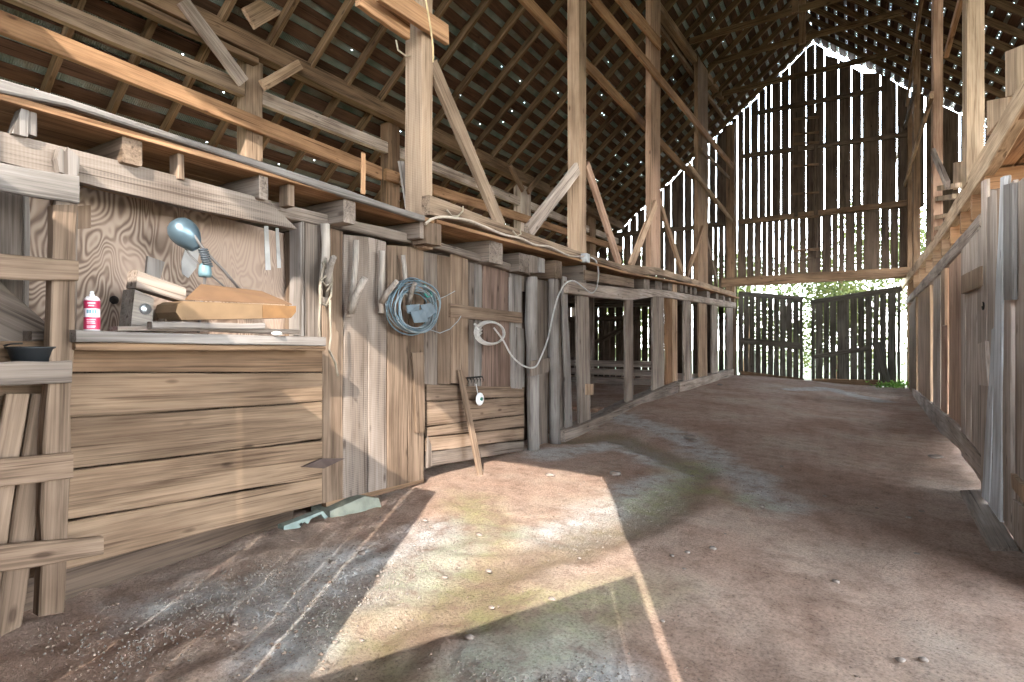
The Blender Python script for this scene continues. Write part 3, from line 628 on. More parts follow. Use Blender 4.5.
# ---------------------------------------------------------------- grain bin and plywood niche
XBIN = -3.1
def bin_front():
    t = thing('grain_bin', 'long plank grain bin front with five wide boards under the work shelf', 'bin', V((XBIN, 1.8, .1)))
    L = [342, 373, 418, 470, 520, 568]; Rr = [346, 372.5, 402, 440, 478, 504]
    keys = ['bin', 'bin', 'bin', 'bin', 'bin']
    x0 = 60
    def yl(i, x): return L[i]+(Rr[i]-L[i])*(x-75)/(322-75)
    for i in range(5):
        q = [uX(x0, yl(i+1, x0)-1.2, XBIN), uX(322, Rr[i+1]-.8, XBIN), uX(322, Rr[i]+.4, XBIN), uX(x0, yl(i, x0)+.4, XBIN)]
        for e, f in ((0, 1), (3, 2)):      # the board runs on past the picture edge
            sl = (q[f].z-q[e].z)/(q[f].y-q[e].y); q[e].z += sl*(-.3-q[e].y); q[e].y = -.3
        plank('board', q[0], q[1], q[2], q[3], BK(.035), 'brown' if i == 0 else 'bin', parent=t, n=12, rough=.004)
    # bin floor board under the front, its wood darkened for the shade there
    plank('bottom_board', V((XBIN-.2, -.3, -.02)), V((XBIN-.2, 2.5, .04)), V((XBIN-.2, 2.5, .26)), V((XBIN-.2, -.3, .18)), BK(.04), 'dark', parent=t)
bin_front()
ZS = 1.345      # shelf top
def shelf():
    t = thing('work_shelf', 'narrow grey work shelf of worn boards on top of the grain bin', 'shelf', V((-3.1, 1.8, ZS-.04)))
    plank('shelf_board', V((-2.87, 1.08, ZS-.05)), V((-2.87, 2.42, ZS-.075)), V((-2.87, 2.42, ZS-.022)), V((-2.87, 1.08, ZS)), BK(.22), 'white', parent=t, rough=.004)
    plank('shelf_board', V((-3.095, 1.0, ZS-.04)), V((-3.095, 2.5, ZS-.06)), V((-3.095, 2.5, ZS-.02)), V((-3.095, 1.0, ZS)), BK(.25), 'gray', parent=t, rough=.004)
    plank('edge_strip', V((-2.9, 1.09, ZS-.085)), V((-2.9, 2.44, ZS-.105)), V((-2.9, 2.44, ZS-.075)), V((-2.9, 1.09, ZS-.052)), BK(.2), 'brown', parent=t)
shelf()
PLY = plywood_mat()
m = MB(); m.poly([uX(*p, -3.34) for p in ((-15, 165), (78, 186), (200, 212), (294, 236), (294, 338), (200, 339), (78, 345), (-15, 352))], BK(.02))
o = m.build('plywood_sheet', PLY); tag(o, 'wavy grained plywood sheet at the back of the shelf niche', 'plywood')
m = MB(); c = uX(114, 300, -3.337); m.lathe([(.001, 0), (.022, .0005), (.022, .003), (.001, .0035)], c, 16, Matrix.Rotation(math.pi/2, 4, 'Y')); h = m.build('knot_hole', plain('black_hole', (.012, .008, .006), .95), o)
h['label'] = 'dark round hole'
PT = plain('white_paint', (.5, .48, .46), .7)
m = MB()
for x0, y0, x1, y1, w in ((266, 226, 268, 270, 2.2), (277, 228, 279, 268, 1.6)):
    m.poly([uX(x0-w, y0, -3.337), uX(x0+w, y0, -3.337), uX(x1+w*1.2, y1, -3.337), uX(x1-w*1.2, y1, -3.337)], V((.002, 0, 0)))
ps = m.build('paint_streaks', PT, o); ps['label'] = 'white paint drips'
m = MB(); m.poly([uX(*p, -3.339) for p in ((181, 262), (187, 243), (200, 246), (196, 268), (188, 278), (182, 274))], V((.004, 0, 0))); tag(m.build('paper_scrap', plain('paper', (.42, .40, .38), .8)), 'torn white paper scrap stuck to the plywood behind the lamp shade', 'paper')
m = MB(); m.poly([uX(*p, -3.327) for p in ((76, 206), (91, 205), (91, 228), (76, 229))], BK(.012)); tag(m.build('patch_or_dapple', wood('tan', 'Z')), 'square sun dapple modelled as a pale wood patch on the plywood beside the ladder', 'board')  # a sun dapple on the plywood, built as a pale board
m = MB(); m.poly([uX(*p, -3.318) for p in ((148, 256), (165, 262), (160, 280), (146, 276))], BK(.02)); tag(m.build('patch_or_dapple', wood('white', 'Z')), 'small pale block against the plywood above the tilted timber scrap', 'board')

# hook wall: jambs, planks, plank door
plank('jamb_board', uX(294, 338, -3.22), uX(294, 231, -3.22), uX(300.5, 231, -3.22), uX(300.5, 338, -3.22), BK(.1), 'tan', 'upright brown jamb board at the right end of the plywood', 'board')
plank('jamb_board', uX(300.5, 338, -3.15), uX(300.5, 222, -3.15), uX(304.5, 221, -3.15), uX(304.5, 337, -3.15), BK(.12), 'white', 'lit jamb edge done as a bright narrow strip between plywood niche and hook wall', 'board')  # the jamb's lit edge, its brightness put into whitish wood
plank('hook_wall_board', uX(304.5, 340, -3.17), uX(304.5, 222, -3.17), uX(321, 226, -3.17), uX(321, 340, -3.17), BK(.025), 'gray', 'short wall board carrying the first branch hook, above the shelf', 'board')
def plank_door():
    t = thing('plank_door', 'tall plank door of six grey boards carrying three branch hooks', 'door', uX(370, 490, -3.17))
    xs = [322, 343.5, 368, 387, 408, 424.3]; tops = [227, 232.5, 238, 243, 247.5, 251]
    def yb(x): return 503.5+(479-503.5)*(x-322)/(424-322)
    for i in range(5):
        a, b = xs[i], xs[i+1]
        plank('board', uX(a+.3, yb(a), -3.17), uX(a+.3, tops[i]+(2 if i % 2 else -1), -3.17), uX(b-.3, tops[i+1]-1, -3.17), uX(b-.3, yb(b), -3.17), BK(.028), ['tan', 'gray', 'gray', 'tan', 'tan'][i], parent=t, n=14, saw=.07 if i in (1, 2) else 0)
    m = MB(); m.poly([uX(*p, -3.075) for p in ((302, 467), (322, 458.5), (345, 458.5), (324, 468.5))], BK(.012))
    h = m.build('strap_hinge', plain('rusty_iron', (.10, .07, .06), .7, .6), t); h['label'] = 'dark iron strap hinge'
    # ledge under the door
    plank('bottom_rail', uX(326, 508, -3.23), uX(424, 483, -3.23), uX(424, 476, -3.23), uX(326, 500, -3.23), BK(.05), 'brown', parent=t)
plank_door()
plank('batten', uX(417, 433, -3.14), uX(413, 353, -3.14), uX(424, 352.5, -3.14), uX(425.5, 432, -3.14), BK(.03), 'tan', 'loose upright batten at the right edge of the plank door', 'batten', n=10)
# gate panel right of the door
def gate():
    X = -3.19
    t = thing('panelled_gate', 'patched gate of upright boards over low cross boards, cross batten and bark slab', 'gate', uX(475, 465, X))
    up = [(424.6, 437.5, 252, 384, 'gray'), (438, 450.5, 255, 383.5, 'tan'), (451, 461, 254, 383, 'tan'), (461.3, 468.5, 256, 384, 'tan'), (469, 474.5, 262, 386, 'gray'), (474.8, 482, 260, 386, 'white'), (511, 522, 267, 388, 'white')]
    for a, b, t0, b0, k in up:
        plank('board', uX(a, b0, X-(.02 if 469 <= a < 482 else 0)), uX(a, t0, X-(.02 if 469 <= a < 482 else 0)), uX(b, t0+2.5, X-(.02 if 469 <= a < 482 else 0)), uX(b, b0+1, X-(.02 if 469 <= a < 482 else 0)), BK(.025), k, parent=t, n=10)
    s = plank('bark_slab', uX(483, 391, X-.01), uX(483, 263, X-.01), uX(508.5, 269, X-.01), uX(510.5, 393, X-.01), BK(.03), 'bark', parent=t, n=16, rough=.012); s['label'] = 'reddish rough bark slab'
    plank('lath', uX(509.5, 312, X+.01), uX(509.5, 277, X+.01), uX(512, 278, X+.01), uX(512, 312, X+.01), BK(.02), 'white', parent=t, n=3)
    plank('batten', uX(451, 317.5, X+.03), uX(522.5, 323, X+.03), uX(522, 312.5, X+.03), uX(451, 303.5, X+.03), BK(.03), 'tan', parent=t)
    plank('board', uX(516, 388, X+.02), uX(517, 327, X+.02), uX(524.5, 329, X+.02), uX(524.5, 387, X+.02), BK(.02), 'white', parent=t)
    L = [384, 401.5, 427, 437.5, 451.5, 468]; Rr = [386.5, 397, 414.5, 427, 440, 451]
    for i in range(5):
        plank('low_board', uX(427, L[i+1]-.5, X), uX(524, Rr[i+1]-.6, X), uX(524, Rr[i]+.5, X), uX(427, L[i]+.3, X), BK(.03), ['tan', 'tan', 'tan', 'tan', 'gray'][i], parent=t, rough=.005)
    plank('post_strip', uX(427, 468, X+.02), uX(428, 436, X+.02), uX(431.5, 446, X+.02), uX(432, 466, X+.02), BK(.02), 'gray', parent=t, n=3)
gate()
# stick leaning on the gate
stick('leaning_stick', uX(482, 478, -2.95), uX(461, 370, -3.15), .07, BK(.03), 'tan', 'slender pale stick leaning against the low boards of the gate', 'stick', n=10)
# rake head hanging behind it
def rake():
    c = uX(474, 379, -3.14); t = thing('rake_head', 'small black toothed rake head hanging on the gate beside the leaning stick', 'rake', c)
    IR = plain('black_iron', (.02, .018, .016), .6, .5)
    m = MB(); a, b = uX(467, 378, -3.14), uX(482, 376.5, -3.14); m.tube([a, b], .008); m.build('bar', IR, t)
    for k in range(6):
        p = a.lerp(b, k/5); m = MB(); m.tube([p, p+V((.015, 0, -.03)), p+V((.01, 0, -.055))], [.006, .005, .003], 6); m.build('tooth', IR, t)
rake()
def insulator():
    c = uX(479, 399, -3.12); t = thing('white_jar_lid', 'round white metal lid with green and dark spots hanging on the low boards', 'lid', c)
    m = MB(); m.lathe([(.002, 0), (.058, 0), (.062, .006), (.062, .014), (.056, .02), (.002, .022)], V(c), 24, Matrix.Rotation(math.pi/2, 4, 'Y')); ld = m.build('lid', plain('white_enamel', (.8, .82, .82), .35), t)
    m = MB(); m.lathe([(.001, 0), (.016, 0), (.018, .012), (.001, .014)], c+V((.022, .004, .002)), 14, Matrix.Rotation(math.pi/2, 4, 'Y')); k = m.build('spot', plain('green_spot', (.04, .25, .16), .4), ld); k['label'] = 'green centre spot'
    m = MB(); m.tube([uX(478, 395, -3.12), uX(476, 384, -3.13)], .005); m.build('hanger', plain('wire_gray', (.5, .5, .48), .5, .4), t)
insulator()
# pale posts and boards right of the gate
def pboard(name, q, X, t, key, lab, cat='board', n=10, rough=.008, grp=None): 
    a = [uX(*p, X) for p in q]; plank(name, a[0], a[1], a[2], a[3], BK(t), key, lab, cat, grp, n=n, rough=rough)
def pole(name, p0, p1, X, r, key, lab):
    a, b = uX(*p0, X), uX(*p1, X); ex = (b-a).normalized(); n = 12
    m = MB(); sd = rnd.random()*30
    pts = [a.lerp(b, i/n)+V((nz(V((sd, i*.3, 0)), 1)*.01, nz(V((sd+9, i*.3, 0)), 1)*.012, 0)) for i in range(n+1)]
    m.tube(pts, [r*(1+.12*nz(V((sd, i*.5, 4)), 1)) for i in range(n+1)], 12)
    tag(m.build(name, wood(key, 'Z')), lab, 'post')
pole('round_post', (534, 454), (531, 277), -3.12, .07, 'white', 'round whitish post right of the panelled gate')
pboard('wall_board', ((536.5, 449), (536, 279), (548.5, 281), (548.5, 446)), -3.19, .03, 'gray', 'wide grey board behind the white cable loop, right of the round post')
pole('round_post', (555.5, 446), (552.5, 274), -3.12, .065, 'white', 'second round whitish post, right of the small board patch')
pboard('wall_board', ((557, 442), (556, 277), (562, 278), (565.5, 438)), -3.18, .03, 'gray', 'narrow grey board right of the second round post')
pboard('wall_board', ((566, 433), (562.5, 276), (567, 277), (573, 428)), -3.13, .03, 'white', 'pale outermost board beside the crooked grey post')
pboard('patch_or_dapple', ((531.5, 376.5), (531.5, 361), (550, 358), (550, 371.5)), -3.03, .025, 'gray', 'small patch board low on the round posts', n=4)
pboard('patch_or_dapple', ((521, 291), (521, 272), (528.5, 273), (528.5, 292)), -3.2, .03, 'gray', 'small grey board above the gap beside the gate', n=4)
# end wall inside the stall: dark backing boards behind the pale boards are the bin's own side
m = MB()
for i in range(9):
    m.plank(V((-3.45-i*.24, 6.6, .0)), V((-3.45-i*.24, 6.6, deck_h(6.6)-.2)), V((-3.67-i*.24, 6.6, deck_h(6.6)-.2)), V((-3.67-i*.24, 6.6, .0)), V((0, -.03, 0)), 6)
o = m.build('wall_stall', wood('brown', 'Z')); tag(o, kind='structure')

# ---------------------------------------------------------------- branch hooks, coil, cable
def hook(name, main, fork, r0, r1, lab, X=-3.1):
    t = thing(name, lab, 'hook', uX(*main[len(main)//2], X), 'branch hooks nailed to the plank wall')
    m = MB(); pts = [uX(x, y, X+dx) for x, y, dx in main_dx(main)]
    # the flat-cut nailed shank
    n = len(pts); m.tube(pts, [r0*(1+.1*nz(V((i, r0*50, 0)), .9)) for i in range(n)], 10); m.build('shank', wood('branch', 'Z'), t)
    m = MB(); q = [uX(x, y, X+.02+.05*i) for i, (x, y) in enumerate(fork)]
    m.tube(q, [r1*1.25, r1*1.1, r1, r1*.85][:len(q)], 10); m.build('fork', wood('branch', 'Z'), t)
    return t
def main_dx(main): return [(x, y, .0) for x, y in main]
hook('branch_hook', [(325, 224), (326, 245), (325, 265), (323, 290), (325, 305)], [(326, 296), (328, 278), (331, 264), (334, 257)], .03, .022, 'forked branch hook wrapped with rope, leftmost of the four')
hook('branch_hook', [(356, 240), (356, 258), (354, 280), (351, 300), (349, 317)], [(350, 312), (355, 298), (360, 287), (365, 278)], .022, .026, 'forked branch hook alone on the plank door, second from the left')
hook('branch_hook', [(382, 251), (382, 270), (381, 290), (381, 313)], [(382, 302), (387, 293), (392, 287), (397, 281)], .022, .02, 'forked branch hook left of the wire coil, third from the left')
hook('branch_hook', [(403, 255), (404.5, 268), (406, 285), (408, 305)], [(408, 304), (410, 297), (412, 290), (415, 283)], .019, .02, 'forked branch hook holding the blue wire coil')
def rope():
    m = MB(); R_ = plain('rope', (.27, .225, .17), .9)
    t = thing('rope', 'pale rope looped over the leftmost branch hook, hanging past the shelf', 'rope', uX(326, 320, -3.02))
    def pts(l, X, wob=0): return [uX(x, y, X+wob*math.sin(i*2)) for i, (x, y) in enumerate(l)]
    a = MB(); a.tube(pts([(331, 262), (332, 280), (331, 296), (326, 306), (321, 303), (320, 285), (322, 272), (326, 258)], -3.03), .009, 8); a.build('loop', R_, t)
    a = MB(); a.tube(pts([(320, 285), (320, 305), (319, 325), (320, 340)], -3.0), .008, 8); a.build('strand', R_, t)
    a = MB(); a.tube(pts([(330, 300), (330, 318), (331, 335), (329, 350), (335, 362), (338, 376)], -3.0), .008, 8); a.build('strand', R_, t)
    a = MB(); a.tube(pts([(322, 262), (326, 268), (331, 264), (327, 275), (321, 280), (326, 286), (332, 282), (327, 292)], -3.02), .008, 8); a.build('wrap', R_, t)
rope()
def wire_coil():
    X = -3.03; c = uX(415, 305, X); t = thing('wire_coil', 'thick coil of grey-blue fence wire hung on the branch hook', 'coil', c)
    yr = (uX(438, 305, X).y-uX(390, 305, X).y)/2; zr = (uX(415, 278, X).z-uX(415, 332, X).z)/2
    for k in range(14):
        m = MB(); s = rnd.uniform(.72, 1.02); ph = rnd.random()*6; n = 40; dx = rnd.uniform(-.04, .05); oy = rnd.uniform(-.015, .015); oz = rnd.uniform(-.03, .01)-(1-s)*.1
        pts = [V((X+dx+.012*math.sin(3*a+ph), c.y+oy+yr*s*(1+.03*math.sin(2*a+ph))*math.cos(a), c.z+oz+zr*s*(1+.03*math.cos(3*a+ph))*math.sin(a))) for a in [2*math.pi*i/n for i in range(n+1)]]
        m.tube(pts, .0055, 6, cap=False)
        m.build('strand', plain('wire_blue', (.17, .25, .30), .45, .35) if k % 3 else plain('wire_pale', (.28, .32, .34), .45, .35), t)
    m = MB(); q = [uX(*p, X+.02) for p in ((424, 285), (430, 291), (432, 296), (427, 297), (424, 292))]
    m.tube(q, .008, 6); g = m.build('green_twine', plain('green_twine', (.05, .30, .24), .7), t); g['label'] = 'small loop of green twine'
    for k, pp in enumerate([((406, 305), (419, 304), (418, 316), (407, 313)), ((420, 305), (431, 303), (436, 312), (424, 320)), ((410, 312), (424, 309), (428, 322), (414, 323))]):
        m = MB(); m.poly([uX(*p, X+.03+.01*(i % 2)+.012*k) for i, p in enumerate(pp)], V((.008, 0, 0))); z = m.build('plastic_scrap', plain('pale_plastic', (.13, .165, .19), .5), t); z['label'] = 'pale crumpled plastic scrap'
    m = MB(); m.tube([uX(*p, X) for p in ((425, 328), (440, 333), (450, 329), (458, 321), (461, 316))], .004, 6); m.build('loose_end', plain('wire_pale', (.45, .5, .52)), t)
    m = MB(); m.tube([uX(*p, X) for p in ((436, 300), (446, 296), (455, 291))], .003, 6); m.build('loose_end', plain('wire_pale', (.45, .5, .52)), t)
wire_coil()
def white_cable():
    X = -3.06; m = MB(); WH = plain('white_cable', (.5, .48, .45), .5)
    t = thing('white_cable', 'white cable looped on the gate and strung over to the cable box', 'cable', uX(490, 330, X))
    c = uX(489.5, 333, X); yr = (uX(504, 333, X).y-uX(475.5, 333, X).y)/2; zr = (uX(489, 321.5, X).z-uX(489, 345, X).z)/2
    for k in range(3):
        m = MB(); m.tube([V((X+.015*k, c.y+yr*(1-.04*k)*math.cos(a), c.z+zr*(1-.05*k)*math.sin(a))) for a in [2*math.pi*i/40 for i in range(41)]], .009, 8, cap=False); m.build('loop', WH, t)
    for k in range(4):
        m = MB(); o = k*3.2; m.tube([uX(*p, X+.03) for p in ((474.5+k, 324+o), (478, 326+o), (481.5, 323+o))], .010, 8); m.build('wrap', WH, t)
    def bez(l, n=8):
        r = []
        for i in range(len(l)-1):
            p0 = l[max(i-1, 0)]; p1 = l[i]; p2 = l[i+1]; p3 = l[min(i+2, len(l)-1)]
            for j in range(n):
                s = j/n; r.append(.5*((2*p1)+(p2-p0)*s+(2*p0-5*p1+4*p2-p3)*s*s+(3*p1-p0-3*p2+p3)*s**3))
        return r+[l[-1]]
    m = MB(); m.tube(bez([uX(*p, -2.97) for p in ((494, 328), (503, 340), (512, 356), (524, 366), (535, 367), (541, 357), (548, 338), (553, 315), (558, 297), (565, 284), (574, 281), (584, 288), (592, 293), (597, 286), (598.5, 272), (596, 261), (590, 257))]), .009, 8); m.build('run', WH, t)
    m = MB(); m.tube(bez([uX(*p, -2.93) for p in ((425, 224), (432, 219), (441, 217), (455, 218), (470, 221), (485, 227), (505, 235), (520, 238), (535, 245), (550, 247), (570, 256), (586, 256))]), .012, 8); k = m.build('run', plain('old_cable', (.46, .38, .30), .7), t); k['label'] = 'dull tan cable along the edge beam'
    m = MB(); b = uX(587.5, 258, -2.9); m.box((b.x-.03, b.y, b.z), (.08, .10, .11)); k = m.build('junction_box', plain('gray_plastic', (.42, .42, .42), .5), t); k['label'] = 'grey cable box'
white_cable()
for l, X, lab in ((((447, 210), (452, 216), (458, 216), (463, 211), (463, 206)), -2.95, 'bent wire hook on the edge beam, right of the thickest post'), (((513, 231), (517, 236), (521, 234), (520, 229)), -2.95, 'small wire hook on the edge beam above the gate'), (((396, 40), (398, 50), (406, 56), (410, 56)), -3.2, 'loop of wire at the left of the thickest post')):
    m = MB(); m.tube([uX(*p, X) for p in l], .007, 6); tag(m.build('wire_hook', plain('wire_tan', (.45, .38, .28), .6, .3)), lab, 'wire', 'wire hooks')
m = MB(); m.tube([uX(*p, -2.93) for p in ((425, -5), (428, 12), (431, 30), (433, 48), (433, 62))], .008, 6); tag(m.build('twine', plain('twine', (.6, .45, .25), .9)), 'loose twine hanging down the thickest post', 'twine')

# ---------------------------------------------------------------- things on the shelf
def spray_can():
    x = -3.0; p = uX(92, 333, x); z0 = ZS+.001; loc = V((x, p.y, z0)); t = thing('spray_can', 'pink and white spray can standing on the work shelf', 'can', loc)
    def col(name, c): return plain(name, c, .35, 0, .06)
    m = MB(); m.lathe([(.029, 0), (.031, .003), (.031, .142), (.029, .149), (.021, .158), (.019, .160)], loc, 28); m.build('body', col('can_white', (.8, .74, .75)), t)
    m = MB(); m.lathe([(.0313, .008), (.0316, .009), (.0316, .062), (.0313, .063)], loc, 28); k = m.build('lower_band', col('can_pink', (.55, .035, .10)), t); k['label'] = 'magenta band'
    m = MB(); m.lathe([(.0313, .103), (.0316, .104), (.0316, .138), (.0313, .139)], loc, 28); k = m.build('upper_band', col('can_pink2', (.50, .03, .09)), t); k['label'] = 'magenta band'
    m = MB(); m.lathe([(.011, .158), (.011, .166), (.008, .172), (.008, .182), (.002, .184)], loc, 18); m.build('nozzle', col('can_cap', (.75, .74, .74)), t)
    # illegible rows of print, towards the aisle
    def strips(name, rows, mat):
        m = MB()
        for zc, h, a0, a1 in rows:
            n = 8; up = []; dn = []
            for i in range(n+1):
                a = math.radians(lerp(a0, a1, i/n)); dv = V((math.cos(a), math.sin(a), 0))*.0319
                up.append(loc+dv+V((0, 0, zc+h/2))); dn.append(loc+dv+V((0, 0, zc-h/2)))
            i0 = len(m.v); m.v += dn+up
            for i in range(n): m.face([i0+i, i0+i+1, i0+n+2+i, i0+n+1+i])
        return m.build(name, mat, t)
    for row in ((.089, .016, -60, -44), (.089, .016, -40, -26), (.089, .016, -21, -8), (.089, .016, -4, 8)): strips('print', [row], col('can_ink', (.16, .33, .40)))
    for row in ((.128, .007, -55, 0), (.116, .006, -48, -8), (.052, .003, -60, 2), (.044, .003, -60, -4), (.036, .003, -58, 0), (.022, .004, -60, 4), (.015, .003, -60, 0)): strips('print', [row], col('can_text', (.80, .62, .66)))
spray_can()
def clamp_lamp():
    X = -3.08; c = uX(182, 230, X); t = thing('clamp_lamp', 'dusty blue-grey metal shade lamp on a bent arm with wrapped cord', 'lamp', uX(205, 280, X))
    ME = plain('lamp_metal', (.13, .19, .23), .38, .6, .3, 6)
    # bowl shade, opening towards lower right
    ax = (uX(200, 250, X+.05)-uX(178, 222, X)).normalized(); q = V((0, 0, 1)).rotation_difference(ax).to_matrix().to_4x4()
    prof = [(.002, -.062), (.03, -.058), (.052, -.045), (.068, -.02), (.074, .01), (.072, .03), (.066, .055), (.05, .085), (.034, .105), (.028, .118), (.026, .117), (.032, .1), (.062, .04), (.001, .02)]
    m = MB(); m.lathe(prof, c, 28, q); m.build('shade', ME, t)
    IR = plain('lamp_iron', (.22, .20, .19), .5, .5)
    m = MB(); m.tube([uX(192, 232, X+.07), uX(199, 243, X+.07), uX(206, 252, X+.06), uX(225, 272, X+.05), uX(241, 291, X+.05)], .008, 8); arm = m.build('arm', IR, t)
    m = MB(); m.tube([uX(181, 241, X), uX(190, 255, X), uX(205, 270, X+.02), uX(226, 288, X+.05)], .005, 8); m.build('arm', IR, t)
    m = MB(); n = 60; a0, a1 = uX(203, 249, X+.06), uX(208, 266, X+.06); m.tube([a0.lerp(a1, i/n)+V((.016*math.sin(i*.75), .022*math.cos(i*.75), 0)) for i in range(n+1)], .006, 6); k = m.build('wrapped_cord', plain('dark_cord', (.06, .07, .08), .5), arm); k['label'] = 'dark coiled cord'
    m = MB(); m.lathe([(.03, 0), (.034, .02), (.03, .06), (.018, .075)], uX(205, 277, X+.04), 16); k = m.build('socket', plain('socket_blue', (.13, .22, .25), .45), t); k['label'] = 'blue-grey socket'
    m = MB(); a = uX(205, 277, X+.04); m.tube([a, V((X+.03, a.y-.03, ZS+.02)), V((X+.03, a.y-.03, ZS+.001))], .008, 8); m.build('stem', IR, t)
clamp_lamp()
# timber scraps behind the boards
plank('timber_scrap', uX(136, 288, -2.97), uX(186, 303, -2.9), uX(186, 289, -2.9), uX(138, 271, -2.97), BK(.1), 'gray', 'tilted grey timber scrap lying over a block on the shelf', 'timber', rough=.006)
def block():
    a = [uX(*p, -2.99) for p in ((130, 316), (156, 318), (158, 297), (135, 288))]
    a[0] = V((a[0].x, a[0].y, ZS)); a[1] = V((a[1].x, a[1].y-.02, ZS)); a[2].y -= .02
    o = plank('wood_block', a[0], a[1], a[2], a[3], BK(.12), 'branch', 'grey end-grain wood block with a bright metal plate, left on the shelf', 'block', n=3)
    return o
bo = block()
m = MB(); m.lathe([(.001, 0), (.026, 0), (.028, .004), (.02, .010), (.001, .012)], uX(145, 309, -2.989), 18, Matrix.Rotation(math.pi/2, 4, 'Y')); k = m.build('metal_disc', plain('bright_metal', (.42, .44, .46), .3, .8), None); tag(k, 'bright round metal disc resting on the grey block', 'disc')
def box_board():
    X = -2.84
    t = thing('folded_cardboard', 'folded tan cardboard box lying flat on the shelf boards', 'cardboard', V((X, 2.0, ZS+.05)))
    CB = plain('cardboard', (.185, .10, .05), .85, 0, .2, 8); CE = plain('cardboard_pale', (.22, .135, .07), .85, 0, .15, 10)
    # lower slab: front face plus depth
    f = [uX(*p, X) for p in ((176, 312), (178, 304), (184, 301), (262, 304), (294, 306), (295, 311), (290, 318), (182, 320))]
    m = MB(); m.poly(f, BK(.20)); m.build('box_body', CE, t)
    g = [uX(185, 300, X), uX(292, 305, X), uX(262, 292, X-.18), uX(201, 285, X-.16)]
    m = MB(); m.poly(g, V((0, 0, .006))); m.build('flap', CB, t)
    g = [uX(263, 305, X+.006), uX(296, 306, X+.006), uX(296, 312, X+.006), uX(291, 318, X+.006), uX(263, 318, X+.006)]
    m = MB(); m.poly(g, BK(.004)); k = m.build('end_tab', plain('cardboard_orange', (.22, .11, .04), .8), t); k['label'] = 'orange-brown end tab'
box_board()
stick('shelf_lath', uX(152, 325, -2.85), uX(265, 326, -2.85), .035, BK(.05), 'white', 'thin pale lath lying under the cardboard on the shelf', 'lath')
stick('shelf_lath', uX(118, 328, -2.9), uX(300, 331.5, -2.9), .025, BK(.09), 'gray', 'long thin grey board lying on the shelf under the lath', 'lath')
stick('shelf_lath', uX(165, 322, -2.98), uX(181, 324, -2.98), .045, BK(.08), 'tan', 'short brown offcut under the left end of the cardboard', 'offcut', n=3)
m = MB(); m.blob(uX(277, 333.5, -2.86), (.025, .035, .014), 3.0, 2, .2); tag(m.build('pale_stone', plain('pale_stone', (.6, .6, .58), .8)), 'small pale stone near the right end of the shelf', 'stone')

# ---------------------------------------------------------------- ladder at the left edge
def ladder():
    X = -2.9; t = thing('wall_ladder', 'crude ladder of grey rungs nailed to an upright at the left edge', 'ladder', V((X, .9, .1)))
    a = [uX(*p, X) for p in ((40, 616), (73, 200), (79, 192), (70, 612))]
    q = [uX(*p, X-.035) for p in ((38, 617), (54, 205), (79, 205), (66, 612))]
    plank('upright', q[0], q[1], q[2], q[3], BK(.07), 'tan', parent=t, n=12, rough=.008)
    for tl, tr, br, bl, key in [((-15, 160), (79, 177), (79, 204), (-15, 187), 'white'), ((-15, 253), (79, 262), (79, 280), (-15, 279), 'tan'), ((-15, 362), (72, 360), (72, 382), (-15, 385), 'gray'), ((-15, 462), (73, 453), (73, 478), (-15, 489), 'tan'), ((-15, 548), (104, 535), (104, 556), (-15, 577), 'tan')]:
        plank('rung', uX(*bl, X), uX(*br, X), uX(*tr, X), uX(*tl, X), BK(.035), key, parent=t, n=8, rough=.006)
ladder()
plank('niche_stud', uX(-6, 356, -3.22), uX(-6, 178, -3.22), uX(24, 186, -3.22), uX(24, 352, -3.22), BK(.07), 'gray', 'grey upright stud at the left picture edge behind the rungs', 'stud')
def lean(q, X0, X1, lab, key):
    a = [uX(*q[0], X0), uX(*q[1], X1), uX(*q[2], X1), uX(*q[3], X0)]
    plank('leaning_plank', a[0], a[1], a[2], a[3], BK(.03), key, lab, 'plank', 'planks leaning behind the ladder', n=10)
lean(((-6, 640), (32, 394), (59, 394), (22, 626)), -2.97, -3.01, 'wide brown plank leaning behind the ladder, right one of two', 'tan')
lean(((-48, 640), (7, 394), (31, 394), (-8, 640)), -2.98, -3.02, 'brown plank leaning behind the ladder, cut by the left picture edge', 'tan')
plank('slant_board', uX(-8, 352, -3.2), uX(56, 352, -3.2), uX(60, 335, -3.2), uX(-8, 274, -3.2), BK(.03), 'gray', 'slanting grey board behind the ladder above the black bucket', 'board', n=6)
plank('niche_stud', uX(56, 345, -3.28), uX(56, 190, -3.28), uX(78, 195, -3.28), uX(76, 345, -3.28), BK(.03), 'gray', 'grey upright stud at the left end of the plywood niche', 'stud')
m = MB(); 
plank('niche_board', uX(24, 345, -3.3), uX(24, 196, -3.3), uX(30, 197, -3.3), uX(30, 345, -3.3), BK(.03), 'white', 'thin whitish upright strip behind the ladder', 'board')
def bucket():
    p = uX(32, 362, -3.0); t = thing('bucket', 'shallow black bucket resting behind a ladder rung', 'bucket', p)
    m = MB(); m.lathe([(.055, 0), (.06, .002), (.082, .075), (.088, .08), (.088, .086), (.079, .086), (.058, .01), (.001, .008)], p+V((0, 0, -.02)), 24); m.build('pail', plain('black_rubber', (.014, .016, .018), .55), t)
    m = MB(); c = p+V((0, 0, .058)); m.tube([c+V((.0, -.086, 0)), c+V((.03, -.10, .012)), c+V((.05, -.085, .02)), c+V((.06, -.05, .022))], .004, 6); m.build('bail', plain('black_iron', (.02, .018, .016)), t)
bucket()
plank('bucket_board', V((-2.945, -.2, uX(32, 362, -3.0).z-.04)), V((-2.945, 1.07, uX(32, 362, -3.0).z-.04)), V((-2.945, 1.07, uX(32, 362, -3.0).z-.021)), V((-2.945, -.2, uX(32, 362, -3.0).z-.021)), BK(.15), 'gray', 'thin grey board carrying the black bucket behind the ladder', 'board')

